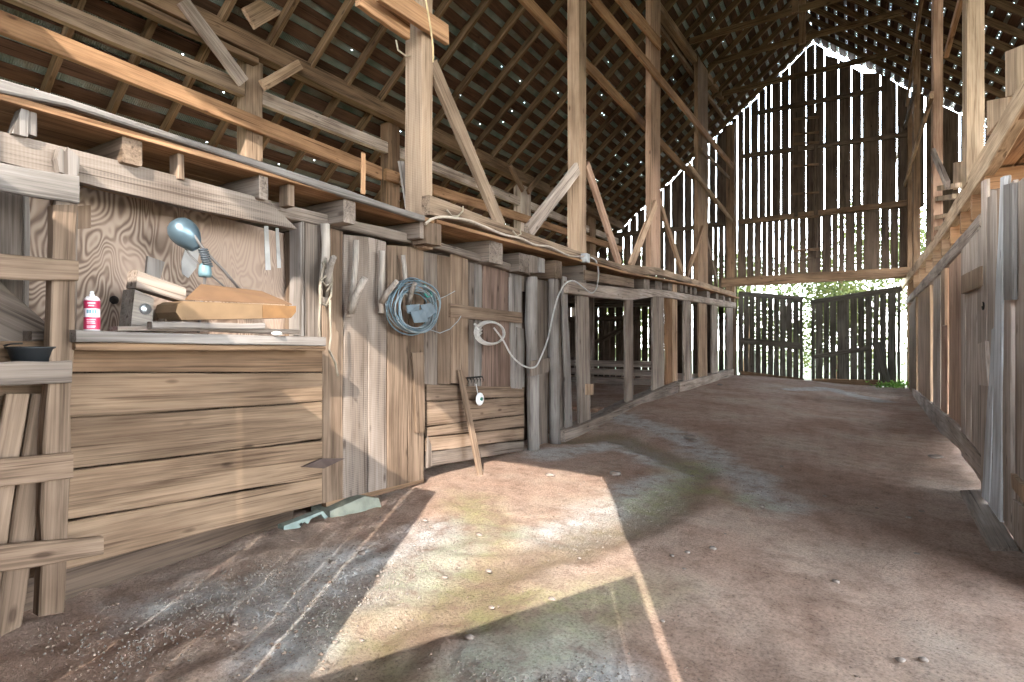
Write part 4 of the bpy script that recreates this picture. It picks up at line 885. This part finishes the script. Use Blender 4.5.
# ---------------------------------------------------------------- stall interior
def rails():
    for k, (h, lab) in enumerate(((-.52, 'upper'), (-.72, 'middle'), (-.92, 'lowest'))):
        y = 12.2; plank('stall_rail', V((-7.4, y, CZ+h-.07)), V((-3.4, y, CZ+h-.07)), V((-3.4, y, CZ+h+.07)), V((-7.4, y, CZ+h+.07)), V((0, .04, 0)), 'gray_lifted', '%s grey rail of the low partition deep inside the stall' % lab, 'rail', 'rails of the stall partition')
    for x in (-7.3, -5.4, -3.5):
        k = {-7.3: 'left', -5.4: 'middle', -3.5: 'right'}[x]
        plank('partition_post', V((x, 12.26, .1)), V((x, 12.26, CZ+1.02)), V((x+.12, 12.26, CZ+1.02)), V((x+.12, 12.26, .1)), V((0, .1, 0)), 'gray_lifted', '%s post of the low partition inside the stall' % k, 'post', 'posts of the stall partition')
    y = 7.9; plank('threshold_plank', V((-4.6, y, .27)), V((-3.3, y, .27)), V((-3.3, y+.16, .285)), V((-4.6, y+.16, .285)), V((0, 0, -.05)), 'red', 'reddish plank lying across the stall floor', 'plank')
    m = MB(); x = -8.3
    while x < -5.2:
        m.plank(V((x, 15.4, .2)), V((x, 15.4, CZ+.75)), V((x+.15, 15.4, CZ+.75)), V((x+.15, 15.4, .2)), V((0, .025, 0)), 5, .005); x += .185
    t = thing('stall_gate', 'dark slatted gate deep inside the left stall, with a diagonal brace', 'gate', V((-6.8, 15.4, .2)))
    m.build('slats', wood('dark', 'Z'), t)
    stick('brace', V((-8.2, 15.36, .45)), V((-5.3, 15.36, 1.85)), .14, V((0, .03, 0)), 'dark', parent=t)
    stick('rail', V((-8.3, 15.36, 1.95)), V((-5.2, 15.36, 1.95)), .14, V((0, .03, 0)), 'dark', parent=t)
    stick('rail', V((-8.3, 15.36, .42)), V((-5.2, 15.36, .42)), .14, V((0, .03, 0)), 'dark', parent=t)
rails()
m = MB(); y = .5
while y < 17.8:
    hw = CZ+(1.0 if y < 12 else 2.1); m.plank(V((-8.55, y, -.1)), V((-8.55, y, hw)), V((-8.55, y+.2, hw)), V((-8.55, y+.2, -.1)), BK(.025), 4, .005); y += .21
tag(m.build('wall_left', wood('dark', 'Z'), None, V((-8.55, 9, 1))), kind='structure')
m = MB(); y = -.98  # added unseen backing, stops light leaking through the left wall's board gaps
while y < 6.5:
    m.plank(V((-3.52, y, -.1)), V((-3.52, y, deck_h(y)-.22)), V((-3.52, y+.27, deck_h(y)-.22)), V((-3.52, y+.27, -.1)), BK(.025), 4, 0); y += .265
tag(m.build('added_backing', wood('dark', 'Z'), None, V((-3.52, 3, 1))), kind='structure')

# ---------------------------------------------------------------- right side of the aisle
RP = lambda c=.854: (lambda x, y: uR(x, y, c))
pxbeam('loft_fascia', 0, [(899, 283), (908, 272), (936, 234), (957, 195), (980, 153), (1024, 76), (1060, 13)], [(899, 291), (908, 281), (936, 246), (962, 207), (985, 172), (1024, 102), (1060, 42)], .09, 'pale', 'heavy pale edge beam of the right loft', 'beam', plane=RP(), rough=.006)
pxbeam('ledger', 0, [(905, 300), (930, 271), (979, 214)], [(905, 305), (930, 283), (979, 230)], .10, 'gray_lifted', 'grey ledger beam over the right studs', 'beam', plane=RP(.87), rough=.006)
pxbeam('sill_beam', 0, [(912, 388), (931, 404), (953, 421), (981, 457)], [(913, 401), (933, 426), (959, 450), (981, 482)], .2, 'gray_lifted', 'grey sill beam at the foot of the right wall', 'beam', plane=RP(.865), rough=.01)
def rq(q, c): return [uR(x, y, c) for x, y in q]
def rboard(name, q, c, t, key, lab, cat='board', n=8, rough=.004, grp=None, parent=None, rag=0):
    a = rq(q, c); return plank(name, a[0], a[1], a[2], a[3], BR(t), key, lab, cat, grp, parent, n=n, rough=rough, rag=rag)
# tall posts on the right
for pa, t_, z0, key, lab in ((968, .14, 1.6, 'pale', 'broad light brown post, nearest of the tall right posts'), (934, .12, 1.55, 'red', 'tall reddish post, second of the right row'), (914, .125, 1.55, 'brown', 'tall dark post, third of the right row, by the gable corner')):
    y0 = uR(pa, 341).y; x = XR(y0)-.01
    plank('aisle_post', V((x, y0, CZ+z0)), V((x, y0, ztop(x))), V((x, y0+.28, ztop(x))), V((x, y0+.28, CZ+z0)), BR(t_), key, lab, 'post', 'tall posts of the right row', n=14)
# slender poles and braces on the right
def rpole(p0, p1, c, w, key, lab): stick('slender_pole', uR(*p0, c), uR(*p1, c), w, BR(.05), key, lab, 'pole', 'slender poles at the right posts', n=10)
rpole((921, -5), (905, 105), .80, .10, 'brown', 'slender brown pole slanting beside the dark right posts, upper one')
rpole((914, 88), (895, 160), .80, .12, 'dark', 'dark slender brace low beside the right gable corner')
rpole((930, 95), (902, 190), .80, .10, 'post', 'pale slender pole slanting down left of the reddish right post')
rpole((960, -5), (944, 55), .84, .09, 'orange', 'orange lath slanting between the two nearest right posts')
rpole((931, 152), (945, 185), .80, .10, 'gray_lifted', 'short grey brace at the foot of the reddish right post')
# lumber on the right loft edge
LB = 'orange'
rboard('lumber_piece', ((1005, 97), (1005, 52), (1040, 38), (1040, 85)), .90, .05, 'pale', 'upright pale timber end above the right edge beam, at the picture edge', 'timber', n=4)
rboard('lumber_piece', ((986, 136), (986, 101), (1008, 97), (1008, 108)), .93, .04, 'pale', 'pale board end right of the broad post, above the edge beam', 'timber', n=4)
rboard('lumber_piece', ((953, 190), (953, 163), (972, 158), (972, 170)), .95, .04, 'pale', 'short pale board left of the broad post, above the edge beam', 'timber', n=4)
k = 0
for (a, b, yy, w) in ((937, 955, 186, 5), (934, 952, 197, 4.5), (933, 947, 216, 3.5), (931, 943, 228, 3.2)):
    rboard('lumber_piece', ((a, yy+w), (a, yy), (b, yy-3), (b, yy+w-3)), .862, .3, 'pale', 'board end in the lumber stack beside the reddish right post, %s from the top' % ordn[k], 'timber', n=3); k += 1
# right loft floor and joists
def loft_right():
    m = MB()
    for i in range(20):
        x0 = .02+i*.22
        m.plank(V((XR(2.5)+x0, 2.5, CZ+1.52)), V((XR(17.8)+x0, 17.8, CZ+1.58)), V((XR(17.8)+x0+.205, 17.8, CZ+1.58)), V((XR(2.5)+x0+.205, 2.5, CZ+1.52)), V((0, 0, .03)), 10, .004, .003)
    tag(m.build('loft_floor', wood('orange', 'Y'), None, V((3, 10, 2.8))), kind='structure')
loft_right()
for i, yy in enumerate((6.4, 7.1, 7.9, 8.8, 9.8, 11.0, 12.3, 13.8, 15.4)):
    x = XR(yy)+.02; plank('joist', V((x, yy, CZ+1.2)), V((x+4.2, yy, CZ+1.2)), V((x+4.2, yy, CZ+1.515)), V((x, yy, CZ+1.515)), V((0, .09, 0)), 'orange' if i < 4 else 'post', 'joist under the right loft, %s from the camera side' % ordn[i], 'joist', 'loft joists of the right side')
# studs of the right wall
for i, (pa, pb, yt, yb, key, lab) in enumerate(((916, 909, 299, 399, 'brown', 'dark stud nearest the far doors on the right wall'), (930, 918, 283, 411, 'post', 'wide stud, second from the far doors on the right wall'), (940, 933, 270, 418, 'gray_lifted', 'stud between the wide stud and the reddish stud'), (947, 941, 262, 424, 'red', 'reddish stud with a narrow strip on it'), (962, 949, 248, 432, 'red', 'broad pinkish stud left of the small board hatch'))):
    rboard('stud', ((pb, yb-6), (pb, yt+8), (pa, yt-2), (pa, yb+2)), .90, .10, key, lab, 'stud', grp='studs of the right wall')
rboard('strip', ((941, 326), (941, 272), (944.5, 268), (944.5, 325)), .86, .03, 'post', 'narrow upright strip on the reddish stud', 'strip', n=4)
# small hatch
def hatch():
    t = thing('board_hatch', 'narrow board hatch with two cross battens on the right wall', 'hatch', uR(970, 470, .87))
    for a, b, yt, yb in ((961, 965.5, 246, 458), (965.8, 971, 240, 464), (971.3, 977, 233, 470), (977.3, 983, 226, 480)):
        rboard('board', ((a, yb-3), (a, yt+5), (b, yt-1), (b, yb+3)), .875, .025, 'gray_lifted_right', None, None, parent=t)
    rboard('batten', ((961, 294), (961, 276), (980.5, 266), (980.5, 286)), .83, .035, 'post', None, None, parent=t)
    m = MB(); c = uR(983, 306, .82); m.tube([c+V((0, .03*math.cos(a), .03*math.sin(a))) for a in [math.pi*(.5+1.5*i/12) for i in range(13)]], .006, 6); k = m.build('hook', plain('black_iron', (.02, .018, .016)), t); k['label'] = 'black iron hook'
hatch()
# near right boards
for i, (a, b, yt, yb, c, key, lab) in enumerate(((981, 986.5, 184, 490, .845, 'gray_lifted_right', 'narrow grey board with a rising pointed end beside the hatch'), (986.5, 990, 198, 492, .85, 'gray_lifted_right', 'grey board left of the leaning white boards'), (990, 996.5, 190, 495, .85, 'gray_lifted_right', 'wide grey board behind the leaning white board'), (996.5, 1001.5, 192, 505, .855, 'post', 'grey-brown board behind the slender white board'))):
    rboard('wall_board', ((a, yb), (a, yt), (b, yt-3), (b, yb+6)), c, .025, key, lab, 'board', rag=.03)
rboard('wall_board', ((979, 385), (978, 344), (985, 341), (988, 386)), .82, .03, 'gray_lifted_right', 'short grey board nailed over the hatch edge', 'board', n=5)
rboard('white_board', ((988, 510), (1000, 178), (1004, 176), (1000, 522)), .825, .04, 'peel', 'tall white painted board leaning at the right wall', 'board', n=14, rough=.005)
rboard('white_board', ((981.5, 497), (991, 330), (995, 326), (989, 503)), .82, .03, 'peel', 'shorter white painted board beside the tall white one', 'board', n=10, rough=.006)
rboard('white_board', ((1003, 185), (1003.5, 300), (1012, 300), (1012, 183)), .82, .03, 'white', 'whitish grey board high beside the near right door', 'board', n=8)
def near_door():
    t = thing('near_door', 'tall grey board door at the right picture edge', 'door', uR(1015, 540, .84))
    for a, b, yt, yb in ((1002.5, 1013, 188, 526), (1013.3, 1026, 184, 548), (1026.4, 1040, 175, 570), (1040.5, 1056, 165, 600)):
        rboard('board', ((a, yb-6), (a, yt+3), (b, yt-8), (b, yb+8)), .855, .03, 'gray_lifted_right', None, None, parent=t, n=12)
    rboard('frame_strip', ((1003, 520), (1003, 205), (1010, 200), (1011, 532)), .83, .03, 'gray_lifted_right', None, None, parent=t, n=12)
    rboard('bottom_rail', ((1004, 524), (1004, 492), (1050, 530), (1050, 592)), .835, .035, 'gray_lifted_right', None, None, parent=t)
    rboard('diagonal', ((1011, 487), (1010, 473), (1050, 516), (1050, 536)), .82, .03, 'post', None, None, parent=t)
near_door()
# plank lying on the floor
def lie(q, lab, key='gray_lifted', t=.035, name='ground_plank'):
    pts = []
    for x, y in q:
        p = uZ(x, y, .02)
        for _ in range(5): p = uZ(x, y, floor_z(p.x, p.y)+.03)
        pts.append(p)
    plank(name, pts[0], pts[1], pts[2], pts[3], V((0, 0, -t)), key, lab, 'plank', n=6)
lie(((990, 547), (960, 490), (983, 489), (1018, 547)), 'flat grey plank lying on the dirt before the near right door')

# ---------------------------------------------------------------- front wall behind the camera
YW = -1.0
AD = 3.4; AH = 2.78+.68*AD  # reach and height of the added sun hood
def front_wall():
    m = MB()
    sx = lambda X, Y: X+.53*(Y-YW)                # where the sunbeam to (X, Y) crosses the front wall
    # header and gable over the doorway
    def cols(x0, x1, zb, zt, w=.24, gaps=()):
        e = [x0]
        while e[-1] < x1-.05: e.append(min(x1, e[-1]+w))
        for a, b in zip(e, e[1:]):
            segs = [(a, b)]
            for g, gw in gaps:
                ns = []
                for s in segs:
                    if s[0] < g < s[1]: ns += [(s[0], g-gw/2), (g+gw/2, s[1])]
                    else: ns.append(s)
                segs = ns
            for s0, s1 in segs:
                if s1-s0 > .01: m.plank(V((s0-.001, YW, zb(s0))), V((s0-.001, YW, zt(s0))), V((s1+.001, YW, zt(s1))), V((s1+.001, YW, zb(s1))), V((0, -.025, 0)), 4, 0, .0005)
    rf = lambda x: roof_z(x)-.1
    fl = lambda x: -.15
    cols(-3.4, 1.15, lambda x: CZ+AH, rf)
    cols(1.15, 5.4, fl, rf)
    cols(-8.4, -3.4, fl, lambda x: min(CZ+3.5, rf(x)), .24, [(-7.3, .05), (-6.2, .06), (-5.1, .05), (-4.2, .06)])
    # left leaf of the front door, with its loose gaps, and the closed bay beside it
    cols(-3.4, -2.02, fl, lambda x: CZ+AH, .22, [(sx(-3.1, uX(110, 415, -3.1).y), .015)])
    gl = [(sx(XBIN, uX(243, 450, XBIN).y), .022)]
    for p in ((335, 578), (300, 590), (220, 620)):
        q = uZ(*p, .04); gl.append((sx(q.x, q.y), .02))
    cols(-2.02, -.5, fl, lambda x: CZ+1.9, .21, gl)
    # unseen panel, its sloped top shaped to cast the slanting floor shadow
    q = uZ(628, 645, -.02); gr = [(sx(q.x, q.y), .02)]
    cols(-.5, 1.09, fl, lambda x: CZ+.35+(x+.5)*.68, .2, gr)
    o = m.build('wall_front', wood('brown', 'Z'), None, V((0, YW, 1))); tag(o, kind='structure')
front_wall()
m = MB()
for i in range(17):      # added hood, out of view over the front doorway, shades the high sun
    y = YW-.03-i*AD/17
    m.plank(V((-5.4, y, CZ+AH)), V((4.6, y, CZ+AH)), V((4.6, y-AD/17-.004, CZ+AH)), V((-5.4, y-AD/17-.004, CZ+AH)), V((0, 0, .03)), 6, 0, .002)
tag(m.build('added_sun_hood', wood('tan', 'X'), None, V((0, -2.5, CZ+AH))), kind='structure')

# ---------------------------------------------------------------- loose bits on the ground
def stone(p, s, lab, name='stone', key=('stone_pale', (.27, .215, .18)), grp='stones on the floor', cat='stone'):
    m = MB(); m.blob((0, 0, 0), s, rnd.random()*20, 2, .3); z = floor_z(p[0], p[1])
    o = m.build(name, plain(*key, .9), None, V((0, 0, 0))); o.location = (p[0], p[1], z+s[2]*.55); tag(o, label=lab, cat=cat, group=grp)
q = uZ(352, 505, .05)
def slab():
    m = MB(); z = floor_z(-3.0, 2.85)-.03
    m.poly([V((-3.13, 2.68, z)), V((-3.07, 3.12, z)), V((-3.09, 3.10, z+.09)), V((-3.12, 2.99, z+.125)), V((-3.14, 2.68, z+.09))], V((-.2, 0, 0)))
    tag(m.build('stone_slab', plain('green_stone', (.25, .255, .2), .9, 0, .3, 14)), 'flat greenish stone propped under the plank door', 'stone')
slab()
def bracket():
    t = thing('metal_bracket', 'pale green metal bracket with holes under the grain bin', 'bracket', uX(305, 522, -3.02))
    G = plain('green_metal', (.22, .275, .25), .6, .2)
    z = lambda y: floor_z(-3.0, y)
    a = [uX(*p, -3.0) for p in ((284, 526), (323, 511), (328, 517), (325, 519), (321, 514), (311, 519), (308, 524), (304, 522), (300, 528), (284, 530))]
    m = MB(); m.poly(a, BK(.06)); pl = m.build('plate', G, t)
    m = MB(); m.lathe([(.001, 0), (.010, 0), (.010, .002), (.001, .002)], uX(301, 524.3, -2.998), 12, Matrix.Rotation(math.pi/2, 4, 'Y')); k = m.build('hole', plain('black_hole', (.012, .008, .006)), pl); k['label'] = 'dark bolt hole'
bracket()
for p, s in (((600, 461), .035), ((452, 420), .03), ((697, 446), .03)):
    pass
for i in range(46):
    px = rnd.uniform(180, 940); py = rnd.uniform(440, 680)
    p = uZ(px, py, 0.0)
    if not (-2.9 < p.x < .8): continue
    s = rnd.uniform(.008, .02); stone(p, (s*1.3, s, s*.6), 'small stone chip lying loose on the dirt floor')
for px, py, s, lab in ((615, 475, .045, 'pinkish stone beside the wet runnel, left of its bend'), (690, 443, .06, 'pale flat stone on the far side of the wet runnel'), (936, 455, .05, 'pale brick fragment by the right sill beam'), (550, 478, .035, 'round pale stone near the sunlit edge before the gate'), (720, 395, .05, 'flat stone near the farther sill log')):
    p = uZ(px, py, 0.02); stone(p, (s*1.4, s, s*.5), lab)
def gravel():
    m = MB(); r = random.Random(3)
    strips = [((180, 600), (350, 560)), ((300, 640), (340, 575)), ((440, 530), (370, 600)), ((545, 455), (690, 470)), ((620, 425), (770, 495)), ((560, 532), (660, 490)), ((480, 660), (600, 660)), ((60, 640), (300, 600)), ((100, 670), (300, 560))]
    for k in range(2600):
        a, b = r.choice(strips); t = r.random(); px = lerp(a[0], b[0], t)+r.gauss(0, 22); py = lerp(a[1], b[1], t)+r.gauss(0, 11)
        if py < 395: continue
        p = uZ(px, py, .04)
        if p.x < -3.0 or p.x > 1: continue
        s = r.uniform(.003, .0075); z = floor_z(p.x, p.y)+.004
        i0 = len(m.v); pr = []
        for d in ((1, 0, 0), (-1, 0, 0), (0, 1, 0), (0, -1, 0), (0, 0, .8), (0, 0, -.8)): m.v.append(V((p.x+d[0]*s*r.uniform(.7, 1.3), p.y+d[1]*s*r.uniform(.7, 1.3), z+d[2]*s)))
        for f in ((0, 2, 4), (2, 1, 4), (1, 3, 4), (3, 0, 4), (2, 0, 5), (1, 2, 5), (3, 1, 5), (0, 3, 5)): m.face([i0+q for q in f])
    tag(m.build('gravel', plain('grit', (.30, .25, .21), .95, 0, .5, 40)), 'fine grey grit strewn over the dirt floor', 'gravel', kind='stuff')
gravel()
def clods():
    m = MB(); r = random.Random(11)
    for k in range(4200):
        near = r.random() < .75
        px = (r.uniform(0, 330) if r.random() < .6 else r.uniform(330, 700)) if near else r.uniform(560, 980); py = 682-(r.random()**1.4)*(170 if near else 280)
        p = uZ(px, py, .04)
        if p.x < -3.05 or p.x > .85 or p.y > 12: continue
        big = r.random() < .06
        s = (r.uniform(.006, .013) if big else r.uniform(.002, .005))*(1 if px < 330 else .7); z = floor_z(p.x, p.y)+.003; i0 = len(m.v)
        for d in ((1, 0, 0), (-.7, .7, .1), (-.6, -.8, 0), (.3, .9, 0), (.2, -.9, .1), (0, 0, .7), (0, 0, -.8)): m.v.append(V((p.x+d[0]*s*r.uniform(.7, 1.3), p.y+d[1]*s*r.uniform(.7, 1.3), z+d[2]*s*r.uniform(.6, 1))))
        o = [0, 3, 1, 2, 4]
        for a, b in zip(o, o[1:]+o[:1]): m.face([i0+a, i0+b, i0+5]); m.face([i0+b, i0+a, i0+6])
    tag(m.build('dirt_clods', plain('clod', (.33, .23, .17), .95, 0, .5, 30)), 'crumbs of brown earth scattered over the dirt floor', 'dirt', kind='stuff')
clods()
# weeds by the right far door
def leaves(m, c, n, size, spread, r, up=.3):
    for k in range(n):
        p = V((c[0]+r.gauss(0, spread[0]), c[1]+r.gauss(0, spread[1]), c[2]+r.gauss(0, spread[2])))
        d = V((r.uniform(-1, 1), r.uniform(-1, 1), r.uniform(-.4, 1))).normalized(); e = d.cross(V((r.uniform(-1, 1), r.uniform(-1, 1), .3))).normalized(); s = size*r.uniform(.6, 1.3)
        nn = d.cross(e)*s*.15
        i0 = len(m.v); m.v += [p, p+d*s*.5+e*s*.28+nn, p+d*s, p+d*s*.5-e*s*.28+nn]; m.face([i0, i0+1, i0+2, i0+3])
def leafmat(name, c1, c2):
    m, nt, ns, ln, bs = newmat(name)
    g = ns.new('ShaderNodeNewGeometry'); r = ramp(ns, [(0, c1), (1, c2)]); ln.new(g.outputs['Random Per Island'], r.inputs[0]); ln.new(r.outputs[0], bs.inputs['Base Color']); bs.inputs['Roughness'].default_value = .6
    tr = ns.new('ShaderNodeBsdfTranslucent'); ln.new(r.outputs[0], tr.inputs[0]); mx = ns.new('ShaderNodeMixShader'); mx.inputs[0].default_value = .4
    ln.new(bs.outputs[0], mx.inputs[1]); ln.new(tr.outputs[0], mx.inputs[2]); ln.new(mx.outputs[0], ns['Material Output'].inputs['Surface']); return m
r = random.Random(5); m = MB(); c = uY(893, 384, 17.7); leaves(m, (c.x, 17.7, floor_z(c.x, 17.7)+.08), 170, .10, (.22, .12, .05), r)
tag(m.build('weed_tuft', leafmat('weed', (.14, .3, .04), (.3, .5, .09))), 'bright green weeds growing at the foot of the right far door', 'weeds', kind='stuff')
# trees outside, beyond the far doors
LF = leafmat('tree_leaf', (.06, .085, .02), (.20, .22, .06))
for i, (x, y, h, w, lab) in enumerate(((-9.5, 26, 4.2, 2.6, 'leafy tree outside, glimpsed through the left wing of the gable'), (-4.8, 31, 4.8, 2.6, 'leafy tree outside, beyond the left far door leaf'), (-.5, 25, 5.2, 2.6, 'leafy tree outside, in the gap between the far doors'), (3.4, 30.5, 6.4, 2.6, 'leafy tree outside, beyond the right far door leaf'), (8.2, 26, 6.6, 3.0, 'leafy tree outside, glimpsed at the right gable corner'))):
    t = thing('tree', lab, 'tree', V((x, y, -.2)), 'trees beyond the barn')
    m = MB(); m.tube([V((x, y, -.3)), V((x+.1, y, h*.4)), V((x, y+.1, h*.8))], [.2, .14, .06], 8); m.build('trunk', wood('brown', 'Z'), t)
    m = MB(); r = random.Random(20+i)
    for k in range(30):
        leaves(m, (x+r.gauss(0, w*.42), y+r.gauss(0, .5), .8+r.random()*h), 420, .15, (.55, .4, .5), r)
    m.build('foliage', LF, t)

# ---------------------------------------------------------------- light
SUN, SKY = 7.0, 5.8
w = bpy.data.worlds.new('World'); bpy.context.scene.world = w; w.use_nodes = True
nt = w.node_tree; ns = nt.nodes; ln = nt.links; bg = ns['Background']
tc = ns.new('ShaderNodeTexCoord'); sx = ns.new('ShaderNodeSeparateXYZ'); ln.new(tc.outputs['Generated'], sx.inputs[0])
rp = ramp(ns, [(.0, (.95, .95, .93)), (.15, (.85, .93, 1.0)), (.6, (.55, .76, 1.0))]); ln.new(sx.outputs['Z'], rp.inputs[0]); ln.new(rp.outputs[0], bg.inputs['Color']); 
el_ = N(ns, 'ShaderNodeMapRange', interpolation_type='SMOOTHSTEP'); el_.inputs['From Min'].default_value = .12; el_.inputs['From Max'].default_value = .62; el_.inputs['To Min'].default_value = SKY*2.6; el_.inputs['To Max'].default_value = SKY*.75
ln.new(sx.outputs['Z'], el_.inputs[0]); ln.new(el_.outputs[0], bg.inputs['Strength'])
az = math.radians(28); el = math.atan(.6)
sd = V((-math.sin(az)*math.cos(el), math.cos(az)*math.cos(el), -math.sin(el)))
L = bpy.data.lights.new('sun', 'SUN'); L.energy = SUN; L.angle = math.radians(.3); L.color = (1.0, .93, .84)
lo = bpy.data.objects.new('sun', L); C.objects.link(lo); lo.rotation_euler = sd.to_track_quat('-Z', 'Y').to_euler(); lo.location = (8, -12, 14)

cam = bpy.data.cameras.new('camera'); cam.sensor_width = 36; cam.lens = 36*FPX/1024; cam.clip_start = .05
co = bpy.data.objects.new('camera', cam); C.objects.link(co); co.location = (0, 0, CZ); co.rotation_euler = (math.pi/2, 0, PSI)
sc = bpy.context.scene; sc.camera = co
sc.view_settings.view_transform = 'Standard'; sc.view_settings.look = 'None'; sc.view_settings.exposure = .8; sc.view_settings.gamma = 1; sc.view_settings.use_curve_mapping = False
sc.cycles.max_bounces = 10; sc.cycles.diffuse_bounces = 6; sc.cycles.transparent_max_bounces = 8
sc.cycles.sample_clamp_indirect = 10
